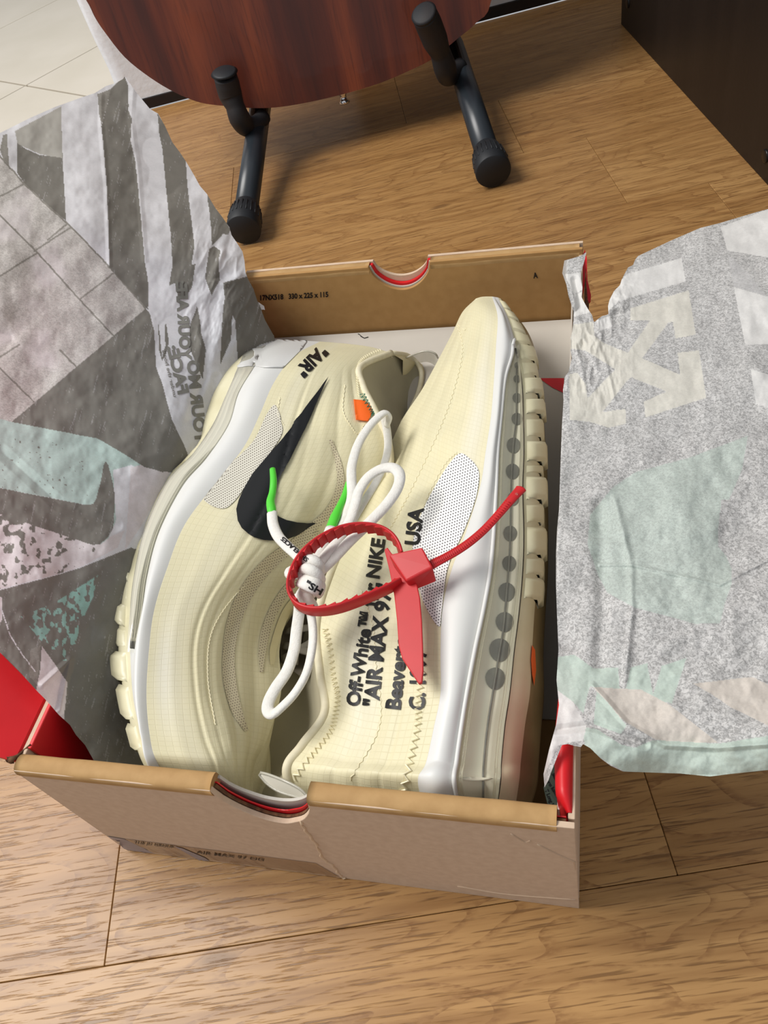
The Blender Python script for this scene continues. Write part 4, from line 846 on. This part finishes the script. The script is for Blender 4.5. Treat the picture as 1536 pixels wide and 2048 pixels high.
# strap
zs_ = empty('tag_strap', P(815, 1130, .11), 'red plastic security tag with toothed strap looped through the white laces', 'tag')
loop = [(806, 1112, .117), (800, 1094, .118), (788, 1076, .119), (770, 1063, .120), (748, 1056, .121), (722, 1054, .122), (692, 1058, .123), (662, 1069, .124), (636, 1084, .125), (612, 1104, .126), (595, 1126, .126), (584, 1150, .126), (579, 1174, .124), (583, 1196, .122), (596, 1212, .121), (618, 1221, .121), (648, 1222, .121), (680, 1216, .121), (712, 1205, .120), (744, 1192, .119), (776, 1178, .118), (802, 1164, .117)]
LP = crspline(lpath(loop), np.linspace(0, len(loop)-1, 130)); cen = LP.mean(0)
hw = .0034; inn = cen-LP; inn[:, 2] = 0; inn /= np.linalg.norm(inn, axis=1)[:, None]; thk = .0011
def ribbon(Pth, hw, inn, thk, name, parent, m):
    Zv = np.array([0, 0, 1.0])
    tilt = Zv*1.0
    sec = [(-1, 0), (-.86, .5), (0, .5), (.86, .5), (1, 0), (.86, -.5), (0, -.5), (-.86, -.5), (-1, 0)]
    G = np.array([[p+tilt*hw*a+i_*thk*b for a, b in sec] for p, i_ in zip(Pth, inn)])
    v, f = join_grids([G]); k = len(sec); f = [tuple(a) for a in f]+[tuple(range(k)), tuple(range(len(v)-k, len(v)))[::-1]]
    return put(name, mesh_from(v, f), m, parent)
band = ribbon(LP, hw, inn, thk*1.2, 'strap_band', zs_, M['redstrap'])
Tt = np.gradient(LP, axis=0); Tt /= np.linalg.norm(Tt, axis=1)[:, None]
tooth_me = None
seg = np.concatenate([[0], np.cumsum(np.linalg.norm(np.diff(LP, axis=0), axis=1))]); nt = int(seg[-1]/.0046)
for k in range(nt):
    s_ = (k+.5)*seg[-1]/nt; i = int(np.searchsorted(seg, s_)); i = min(max(i, 1), len(LP)-2)
    p, t_, n_ = LP[i], Tt[i], inn[i]; Zv = np.array([0, 0, 1.0]); a = p+n_*thk*.5
    prof = [a-t_*.0020, a+t_*.0014, a+t_*.0012+n_*.0011]
    put('tooth', prism([q_-Zv*hw*.86 for q_ in prof], None, Zv*hw*1.72), M['redstrap'], band)
tail_ = [(862, 1130, .120), (885, 1118, .121), (912, 1103, .122), (940, 1084, .123), (968, 1060, .124), (996, 1030, .125), (1020, 1002, .126), (1038, 982, .126), (1044, 975, .126)]
TLp = crspline(lpath(tail_), np.linspace(0, 8, 60)); r_ = np.interp(np.linspace(0, 8, 60), [0, 1, 5, 7, 7.6, 8], [.0024, .0021, .0020, .0024, .0026, .0014])
tl_ = put('strap_tail', tube_mesh(TLp, r_, n=12, flat=.5, sub=1), M['redstrap'], zs_)
rg = []
T2 = np.gradient(TLp, axis=0); T2 /= np.linalg.norm(T2, axis=1)[:, None]
for i in range(2, 44):
    s = np.cross(T2[i], [0, 0, 1]); s /= np.linalg.norm(s); u_ = np.cross(s, T2[i]); rg.append(tube([TLp[i]-s*.0013+u_*r_[i]*.5, TLp[i]+s*.0013+u_*r_[i]*.5], .00022, n=5, spline=False))
tag(put('strap_ribs', multi_mesh(rg), M['redstrap'], tl_), kind='stuff')
e = P(1033, 988, .1273); put('tip_hole', mesh_from(*disc(e, (0, 0, 1), .0006, .0004, 12)), M['clear'], tl_)
hd = [P(776, 1108, .124), P(845, 1093, .126), P(866, 1134, .124), P(812, 1163, .121)]
bm = bmesh.new()
top4 = [bm.verts.new(p) for p in hd]; low = [bm.verts.new(p+np.array([0, 0, -.0085])) for p in (P(783, 1118, .124), P(842, 1104, .126), P(868, 1140, .124), P(818, 1160, .121))]
bm.faces.new(top4)
bm.faces.new(low[::-1])
for i in range(4): bm.faces.new((top4[i], low[i], low[(i+1) % 4], top4[(i+1) % 4]))
bmesh.ops.recalc_face_normals(bm, faces=bm.faces); bmesh.ops.bevel(bm, geom=bm.edges[:], offset=.0009, segments=3, profile=.5, affect='EDGES')
me = bpy.data.meshes.new('h'); bm.to_mesh(me); bm.free(); put('lock_head', me, M['redstrap'], zs_)
fl = [(770, 1101, .1175), (776, 1096, .1180), (783, 1106, .1185), (800, 1118, .1200), (818, 1150, .1190), (834, 1168, .1175), (840, 1195, .1165), (844, 1240, .1150), (846, 1290, .1135), (847, 1340, .1120), (845, 1366, .1110), (838, 1368, .1110), (825, 1348, .1118), (803, 1315, .1128), (796, 1290, .1135), (793, 1240, .1148), (788, 1190, .1160), (779, 1140, .1170)]
fq = [P(*p) for p in fl]; fc = sum(fq)/len(fq); fn_ = np.linalg.svd(np.array(fq)-fc)[2][2]; fq = [q_-fn_*((q_-fc) @ fn_) for q_ in fq]
put('flag', prism(fq, None, (0, 0, -.0016), .0004), M['redstrap'], zs_)
# ------------------------------------------------------------------ printed tissue sheets
def plane_t(px, p0, n):
    d = rays(px); n = np.asarray(n, float); return ((np.asarray(p0)-CAM) @ n)/(d @ n)
def sheet(name, outline, x0, x1, y0, y1, step, depth, paint, mt, label):
    xs = np.arange(x0, x1, step); ys = np.arange(y0, y1, step); X, Y = np.meshgrid(xs, ys, indexing='ij'); sh = X.shape
    ins_ = inpoly(X, Y, outline)
    keep = ins_[:-1, :-1] | ins_[1:, :-1] | ins_[:-1, 1:] | ins_[1:, 1:]
    X, Y = X.copy(), Y.copy()
    use = np.zeros(sh, bool); use[:-1, :-1] |= keep; use[1:, :-1] |= keep; use[:-1, 1:] |= keep; use[1:, 1:] |= keep
    ed = use & ~ins_; px_, py_ = X[ed], Y[ed]; best = np.full(px_.shape, 1e9); bx_, by_ = px_.copy(), py_.copy()
    for (ax, ay), (cx, cy) in zip(outline, outline[1:]+outline[:1]):
        L2_ = (cx-ax)**2+(cy-ay)**2+1e-9; t = np.clip(((px_-ax)*(cx-ax)+(py_-ay)*(cy-ay))/L2_, 0, 1); qx, qy = ax+t*(cx-ax), ay+t*(cy-ay); d = np.hypot(px_-qx, py_-qy)
        k = d < best; best[k] = d[k]; bx_[k] = qx[k]; by_[k] = qy[k]
    X[ed] = bx_; Y[ed] = by_
    d = rays(np.stack([X.ravel(), Y.ravel()], 1)); tt = depth(X, Y).ravel(); V = CAM+d*tt[:, None]
    idx = np.full(sh, -1); idx[use] = np.arange(use.sum()); V = V[use.ravel()]
    a, b, c, e = idx[:-1, :-1][keep], idx[1:, :-1][keep], idx[1:, 1:][keep], idx[:-1, 1:][keep]
    me = mesh_from(V, np.stack([a, b, c, e], 1))
    colr = paint(X[use], Y[use]); at_ = me.attributes.new('print', 'FLOAT_COLOR', 'POINT'); at_.data.foreach_set('color', colr.astype(np.float32).ravel())
    return tag(put(name, me, mt), label, 'paper')
def smax(a, b, k): return np.logaddexp(a*k, b*k)/k
def fold_line(X, Y, pts, w): return np.exp(-(segdist(X, Y, pts)/w)**2)
def ridge(X, Y, pts, w): return np.maximum(0, 1-segdist(X, Y, pts)/w)
def dirp(p0, d1, d2): n = np.cross(d1, d2); return p0, n
RO_L = [(-40, 285), (0, 266), (60, 236), (110, 214), (160, 196), (190, 186), (212, 172), (232, 166), (246, 158), (250, 152), (257, 163), (272, 184), (300, 218), (316, 227), (330, 252), (345, 285), (360, 305), (372, 323), (388, 350), (400, 372), (414, 388), (430, 415), (446, 436), (459, 455), (463, 470), (474, 486), (485, 503), (489, 522), (491, 545), (497, 560), (507, 578), (515, 603), (528, 612), (530, 620), (522, 618), (530, 640), (548, 672), (560, 720), (520, 800), (470, 880), (430, 930), (370, 1010), (330, 1100), (310, 1300), (330, 1572), (232, 1572), (199, 1541), (170, 1490), (152, 1470), (140, 1450), (118, 1430), (90, 1398), (75, 1383), (45, 1350), (0, 1305), (-40, 1262)]
def depth_L(X, Y):
    px = np.stack([X.ravel(), Y.ravel()], 1)
    tA = plane_t(px, (0, 0, BH+.013), np.cross((0, 1, 0), (-1, 0, .74))); tB = plane_t(px, (0.005, 0, BH+.009), np.cross((0, 1, 0.02), (1, 0, -2.6)))
    t = smax(tA, tB, 350).reshape(X.shape)
    w = (fbm(X/170, Y/170, 2)-.5)*.014+(fbm(X/60, Y/75, 5)-.5)*.0035
    crumple = np.exp(-((X-440)/75)**2-((Y-600)/150)**2); w += crumple*(np.abs(fbm(X/34+Y/120, Y/70, 9)-.5))*.009
    w += .0020*fold_line(X, Y, [(432, 600), (405, 760), (380, 840)], 10)-.003*fold_line(X, Y, [(445, 505), (423, 560), (450, 568), (478, 552)], 7)
    w -= .0007*ridge(X, Y, [(203, 190), (202, 250), (213, 370), (219, 530)], 7)
    w -= .0007*ridge(X, Y, [(268, 160), (262, 240), (276, 340), (290, 520)], 8)
    w += .0018*ridge(X, Y, [(0, 900), (120, 1010), (230, 1050)], 16)
    w -= .002*ridge(X, Y, [(85, 1370), (140, 1320), (120, 1420)], 10)
    return t+np.minimum(w, .003)
GREY = np.array([*lin((136, 134, 127)), .22]); WHT = np.array([*lin((236, 238, 243)), .06]); MINT = np.array([*lin((196, 219, 213)), .10]); BRK = np.array([*lin((222, 220, 216)), .36]); PINK = np.array([*lin((234, 229, 231)), .08]); MID = np.array([*lin((160, 158, 151)), .35]); TEAL = np.array([*lin((160, 204, 194)), .08])
def paint_L(x, y):
    C_ = np.tile(WHT, (len(x), 1)); jx = (fbm(x/14, y/14, 20)-.5)*5; jy = (fbm(x/14, y/14, 40)-.5)*5
    def fill(poly, c, m=None, j=0.25):
        k = inpoly(x+jx*j, y+jy*j, poly)
        if m is not None: k &= m
        C_[k] = c
    bricks = [(-60, 265), (0, 313), (52, 372), (135, 447), (220, 535), (291, 617), (23, 844), (-60, 890)]
    fill(bricks, BRK)
    inb = inpoly(x, y, bricks); soft = np.clip((fbm(x/90, y/90, 50)-.48)*6, 0, 1)*inb; C_ = C_*(1-soft[:, None]*.7)+PINK*(soft[:, None]*.7)
    ln = np.full(x.shape, 1e9)
    for s in ([(-20, 408), (0, 430), (75, 505), (160, 600), (228, 672)], [(-10, 398), (52, 366)], [(68, 502), (142, 455)], [(160, 598), (228, 546)], [(75, 505), (0, 552), (-30, 570)], [(120, 700), (152, 733)], [(0, 736), (67, 803)], [(-10, 720), (38, 690)], [(-30, 275), (0, 313), (52, 372), (135, 447), (220, 535), (291, 617)], [(135, 447), (96, 480)]): ln = np.minimum(ln, segdist(x+jx*.4, y+jy*.4, s))
    kk = (ln < 1.3+.7*fbm(x/9, y/9, 3)) & (x < 295); C_[kk] = MID
    fill([(30, 262), (122, 213), (125, 318), (80, 308), (35, 288)], MID); k = inpoly(x, y, [(30, 262), (122, 213), (125, 318), (80, 308), (35, 288)]); C_[k, 3] = .0; C_[k, :3] = lin((186, 185, 178))
    fill([(34, 286), (52, 298), (80, 310), (125, 316), (132, 442), (52, 370), (34, 346)], GREY)
    fill([(0, 300), (6, 270), (14, 268), (18, 330), (8, 322)], MID)
    fill([(195, 188), (222, 178), (213, 215), (203, 250), (198, 225)], MID)
    fill([(222, 178), (248, 150), (256, 170), (257, 222), (264, 237), (261, 282), (271, 325), (280, 415), (290, 525), (296, 560), (296, 620), (219, 535), (217, 450), (213, 360), (203, 252), (214, 212)], GREY)
    fill([(315, 226), (372, 320), (374, 360), (377, 390), (382, 435), (389, 490), (383, 530), (391, 528), (384, 575), (374, 590), (358, 600), (350, 566), (338, 572), (345, 530), (342, 475), (332, 375), (325, 300), (319, 270)], GREY)
    fill([(414, 385), (462, 460), (456, 470), (446, 468), (424, 492), (422, 450)], GREY)
    fill([(418, 498), (428, 492), (441, 502), (437, 520), (440, 560), (423, 591), (410, 556), (415, 520)], GREY)
    fill([(394, 612), (400, 640), (402, 665), (412, 700), (405, 760), (398, 740), (378, 694), (380, 650)], GREY)
    fill([(446, 565), (500, 552), (520, 612), (552, 680), (520, 690), (476, 720), (470, 640), (450, 600)], GREY)  # shading inside the box, painted into the sheet's colour
    fill([(448, 600), (466, 602), (462, 680), (440, 730), (444, 650)], GREY)
    m1 = [(-60, 820), (23, 844), (195, 877), (235, 900), (289, 934), (268, 985), (236, 1060), (200, 1100), (172, 1010), (0, 976), (-60, 960)]
    fill(m1, MINT)
    fill([(226, 940), (262, 930), (330, 960), (260, 1080), (205, 1105), (232, 1040)], WHT)
    fill([(262, 935), (300, 925), (340, 945), (290, 1040), (250, 1100)], PINK)
    sp_ = fbm(x/5.0, y/5.0, 77, 2); C_[(sp_ > .83) & inpoly(x, y, [(0, 870), (120, 885), (190, 920), (200, 990), (120, 1000), (0, 975)])] = GREY
    fill([(23, 844), (195, 877), (240, 903), (289, 934), (325, 944), (352, 945), (378, 916), (368, 890), (344, 840), (325, 770), (312, 734), (310, 700), (309, 664), (300, 628), (291, 617)], GREY)
    fill([(-60, 975), (0, 976), (60, 988), (120, 1000), (172, 1010), (186, 1008), (192, 999), (200, 970), (204, 950), (207, 932), (211, 922), (217, 930), (222, 950), (229, 985), (230, 1010), (226, 1057), (216, 1075), (200, 1088), (186, 1090), (124, 1070), (65, 1050), (0, 1028), (-60, 1010)], GREY)
    w1_ = [(-60, 1010), (0, 1028), (65, 1050), (124, 1070), (186, 1090), (202, 1088), (218, 1075), (250, 1060), (235, 1095), (160, 1135), (100, 1152), (0, 1178), (-60, 1190)]
    n_ = fbm(x/11, y/11, 61, 3); k = inpoly(x+jx*.3, y+jy*.3, w1_); C_[k] = PINK; C_[k & (n_ > .57+.0012*np.clip(x-40, 0, 200))] = GREY
    d2 = [(-60, 1192), (0, 1180), (100, 1154), (160, 1136), (262, 1095), (330, 1120), (330, 1580), (190, 1580), (75, 1383), (0, 1305), (-60, 1260)]
    fill(d2, GREY)
    n2 = fbm(x/8, y/12, 66, 3); k = inpoly(x, y, [(42, 1233), (110, 1205), (196, 1150), (188, 1190), (165, 1240), (150, 1290), (130, 1325), (85, 1285)]); C_[k & (n2 > .46+.0016*np.clip(y-1200, 0, 200))] = TEAL
    fill([(84, 1292), (104, 1320), (135, 1365), (127, 1448), (104, 1420), (72, 1383), (80, 1340)], PINK)
    fill([(60, 1300), (82, 1290), (74, 1370), (58, 1350)], MID)
    fill([(-10, 1190), (4, 1195), (4, 1240), (-10, 1260)], PINK)
    sl = segdist(x, y, [(0, 1210), (20, 1270), (45, 1310), (72, 1345)]); C_[(sl < 1.2) & (fbm(x/6, y/6, 90) > .45)] = WHT
    # big reversed emblem sketch and small print marks
    fill([(316, 643), (321, 680), (324, 715), (331, 690), (329, 650), (333, 648), (338, 684), (331, 712), (324, 722), (318, 700)], GREY)
    sc_ = fbm(x/2.2+y/9, y/26, 15, 2); k = (sc_ > .80) & (C_[:, 3] > .15) & (C_[:, 3] < .3); C_[k, :3] = C_[k, :3]*.7+np.array(lin((226, 226, 230)))*.3
    return C_
sheetL = sheet('tissue_paper', RO_L, -40, 566, 146, 1576, 1.5, depth_L, paint_L, M['paper_l'], 'grey and white printed tissue sheet folded out over the left side of the box')
bpl = bvh_of([sheetL])
M['print_grey'] = mat('grey_print', (126, 124, 118), .65); M['print_white'] = mat('white_print', (222, 222, 228), .65)
for s_, p0, p1, h_, bo in (('YOUR AFE:', (361, 722), (352, 562), 21, .05), ('FACE:', (357, 790), (334, 694), 21, .05), ('YOUR MO', (392, 890), (374, 722), 22, .05), ('under the hood', (347, 795), (324, 702), 7, .01)):
    decal('reversed_lettering', text_px(s_, p0, p1, h_, mirror=True, bold=bo), bpl, M['print_grey'], sheetL, .0003, cell=8)
RO_R = [(1173, 504), (1166, 509), (1160, 512), (1140, 518), (1118, 524), (1116, 530), (1124, 545), (1133, 570), (1137, 592), (1143, 610), (1147, 622), (1147, 640), (1144, 665), (1141, 675), (1142, 690), (1141, 702), (1144, 716), (1139, 735), (1137, 745), (1130, 752), (1126, 780), (1127, 800), (1124, 850), (1122, 900), (1120, 960), (1118, 1020), (1114, 1060), (1112, 1110), (1112, 1170), (1114, 1230), (1117, 1300), (1113, 1360), (1118, 1410), (1112, 1450), (1098, 1500), (1087, 1548), (1089, 1575), (1097, 1560), (1102, 1545), (1112, 1520), (1124, 1490), (1136, 1488), (1150, 1492), (1162, 1494), (1166, 1488), (1180, 1496), (1200, 1516), (1222, 1532), (1246, 1543), (1300, 1545), (1360, 1547), (1420, 1553), (1460, 1548), (1536, 1540), (1590, 1536), (1590, 400), (1536, 418), (1500, 428), (1440, 446), (1400, 456), (1340, 482), (1276, 512), (1270, 520), (1266, 530), (1256, 535), (1248, 550), (1243, 560), (1240, 570), (1228, 582), (1219, 600), (1216, 612), (1217, 628), (1213, 630), (1204, 632), (1196, 638), (1188, 645), (1184, 630), (1176, 618), (1168, 604), (1163, 594), (1165, 575), (1162, 558), (1162, 545), (1168, 525)]
def depth_R(X, Y):
    px = np.stack([X.ravel(), Y.ravel()], 1)
    tA = plane_t(px, (BW-.002, 0, BH+.006), np.cross((0, 1, 0), (1, 0, -.02))); tB = plane_t(px, (BW-.009, 0, BH+.006), np.cross((0, 1, 0), (-1, 0, -6.0)))
    t = smax(tA, tB, 350).reshape(X.shape)
    w = (fbm(X/150, Y/150, 12)-.5)*.012+(fbm(X/50, Y/60, 15)-.5)*.0030
    cr_ = np.exp(-((X-1185)/60)**2-((Y-690)/110)**2); w += cr_*np.abs(fbm(X/22, Y/50, 19)-.5)*.012
    w += .0030*fold_line(X, Y, [(1200, 1010), (1205, 1200), (1200, 1330)], 16)-.0016*fold_line(X, Y, [(1230, 1000), (1262, 1130), (1264, 1220), (1250, 1360)], 7)
    w -= .0012*ridge(X, Y, [(1190, 670), (1216, 740), (1230, 800)], 6)+.0012*ridge(X, Y, [(1150, 690), (1165, 740), (1170, 780)], 6)
    w -= .0015*ridge(X, Y, [(1185, 1370), (1255, 1450), (1330, 1490), (1430, 1496), (1536, 1488)], 9)
    w += .002*ridge(X, Y, [(1115, 1460), (1180, 1450), (1290, 1490)], 12)
    w -= .0010*ridge(X, Y, [(1200, 1130), (1262, 1130), (1440, 1170), (1536, 1120)], 5)
    w += .004*ridge(X, Y, [(1140, 640), (1160, 610), (1150, 560)], 10)
    w += .03*np.clip((1500-Y)/900, 0, 1)*0+np.clip((Y-1440)/110, 0, 1)**2*.010
    w += (fbm(X/30, Y/30, 33)-.5)*.010*np.exp(-(np.minimum(abs(X-1240), 200)/30)**2)*(Y < 660)
    return t+w
FIB = np.array([*lin((222, 222, 221)), .60]); WR = np.array([*lin((238, 238, 236)), .08]); WR2 = np.array([*lin((232, 230, 220)), .10]); MR = np.array([*lin((206, 218, 211)), .28]); M2 = np.array([*lin((206, 222, 212)), .12]); PK = np.array([*lin((226, 219, 210)), .10])
def paint_R(x, y):
    C_ = np.tile(FIB, (len(x), 1)); jx = (fbm(x/12, y/12, 21)-.5)*3; jy = (fbm(x/12, y/12, 41)-.5)*3
    def fill(poly, c): C_[inpoly(x+jx*.4, y+jy*.4, poly)] = c
    z4 = lambda p: Z(1050, 400, 3.16, p); z6 = lambda p: Z(1050, 1000, 2.926, p)
    fill(z4([(640, 470), (990, 365), (1015, 515), (590, 640), (510, 720), (450, 700), (560, 560)]), WR)
    fill(z4([(665, 685), (1035, 570), (1080, 850), (950, 875), (935, 770), (905, 775), (740, 1000), (980, 1105), (965, 965), (1100, 950), (1145, 1250), (760, 1375), (750, 1275), (895, 1210), (670, 1120), (640, 1150), (490, 1340), (635, 1320), (638, 1415), (530, 1440), (400, 1400), (280, 1390), (280, 1100), (330, 1090), (385, 1165), (395, 1255), (570, 1070), (380, 950), (280, 940), (280, 790), (430, 770), (440, 860), (500, 905), (650, 965), (790, 760), (665, 760)]), WR2)
    fill(z4([(450, 760), (545, 730), (550, 800), (470, 830)]), WR)
    fill(z4([(310, 600), (420, 560), (440, 700), (310, 740)]), WR); fill(z4([(250, 470), (350, 460), (370, 560), (310, 600)]), WR)
    fill(z4([(1235, 170), (1640, 20), (1640, 380), (1280, 320)]), WR); fill(z4([(1320, 550), (1640, 640), (1640, 910), (1390, 912)]), WR)
    k = inpoly(x, y, z4([(1280, 340), (1400, 450), (1530, 610), (1320, 550)])); C_[k] = [*lin((214, 214, 214)), .3]
    fill(z4([(1425, 1070), (1640, 1130), (1640, 1340), (1460, 1290)]), WR)
    fill([(1180, 1030), (1225, 975), (1271, 944), (1380, 915), (1496, 871), (1484, 940), (1458, 1000), (1443, 1000), (1436, 1060), (1436, 1092), (1452, 1112), (1463, 1137), (1463, 1170), (1450, 1205), (1440, 1246), (1390, 1248), (1350, 1236), (1268, 1215), (1214, 1185), (1196, 1150), (1175, 1090)], MR)
    fill(z6([(185, 920), (290, 905), (400, 985), (545, 980), (555, 1120), (590, 1100), (620, 980), (715, 955), (750, 1140), (800, 970), (945, 925), (860, 1190), (760, 1170), (560, 1130), (420, 1100), (380, 1090), (340, 1250), (280, 1180), (185, 1110)]), M2)
    fill(z6([(400, 1095), (680, 1110), (850, 1200), (990, 1310), (1130, 1420), (900, 1420), (760, 1400), (590, 1300), (500, 1230)]), PK)
    fill(z6([(420, 1120), (480, 1180), (595, 1320), (560, 1370), (400, 1310)]), M2)
    fill(z6([(985, 1075), (1320, 1035), (1640, 1120), (1640, 1420), (1422, 1320), (1200, 1210), (1080, 1130)]), PK)
    fill(z6([(1330, 1035), (1640, 1000), (1640, 1120), (1422, 1080)]), FIB)
    fill(z6([(340, 1330), (420, 1340), (560, 1430), (640, 1450), (750, 1405), (1130, 1425), (1422, 1380), (1640, 1350), (1640, 1620), (1080, 1640), (600, 1600), (490, 1540), (350, 1450)]), M2)
    fill(z6([(185, 1110), (280, 1180), (360, 1320), (340, 1410), (250, 1420), (190, 1440), (110, 1620), (90, 1700), (90, 1550), (180, 1300)]), WR)
    return C_
sheetR = sheet('tissue_paper', RO_R, 1080, 1592, 400, 1580, 1.5, depth_R, paint_R, M['paper_r'], 'pale speckled tissue sheet with white arrow print over the right side of the box')
# printed leaflet between the tissue and the right wall
lf = [P(1124, 1484, .094), P(1100, 1542, .082), P(1087, 1575, .076), P(1094, 1605, .074), P(1108, 1640, .072), P(1130, 1640, .078), P(1130, 1560, .090)]
ly = prism(lf, None, (0, 0, -.0008)); lo = tag(put('leaflet', ly, M['booklet']), 'dark green printed leaflet tucked between tissue and the red right wall', 'leaflet')
bll = bvh_of([lo])
for s_, p0, p1 in (('Suzerain', (1104, 1548), (1121, 1580)), ('vre kımalık', (1092, 1560), (1120, 1605)), ('T Long Wear', (1090, 1580), (1110, 1630)), ('ISO 9/81', (1112, 1520), (1126, 1540))):
    decal('printed_text', text_px(s_, p0, p1, 7, bold=.03), bll, M['ink'], lo, .0002, cell=20, zg=.08)
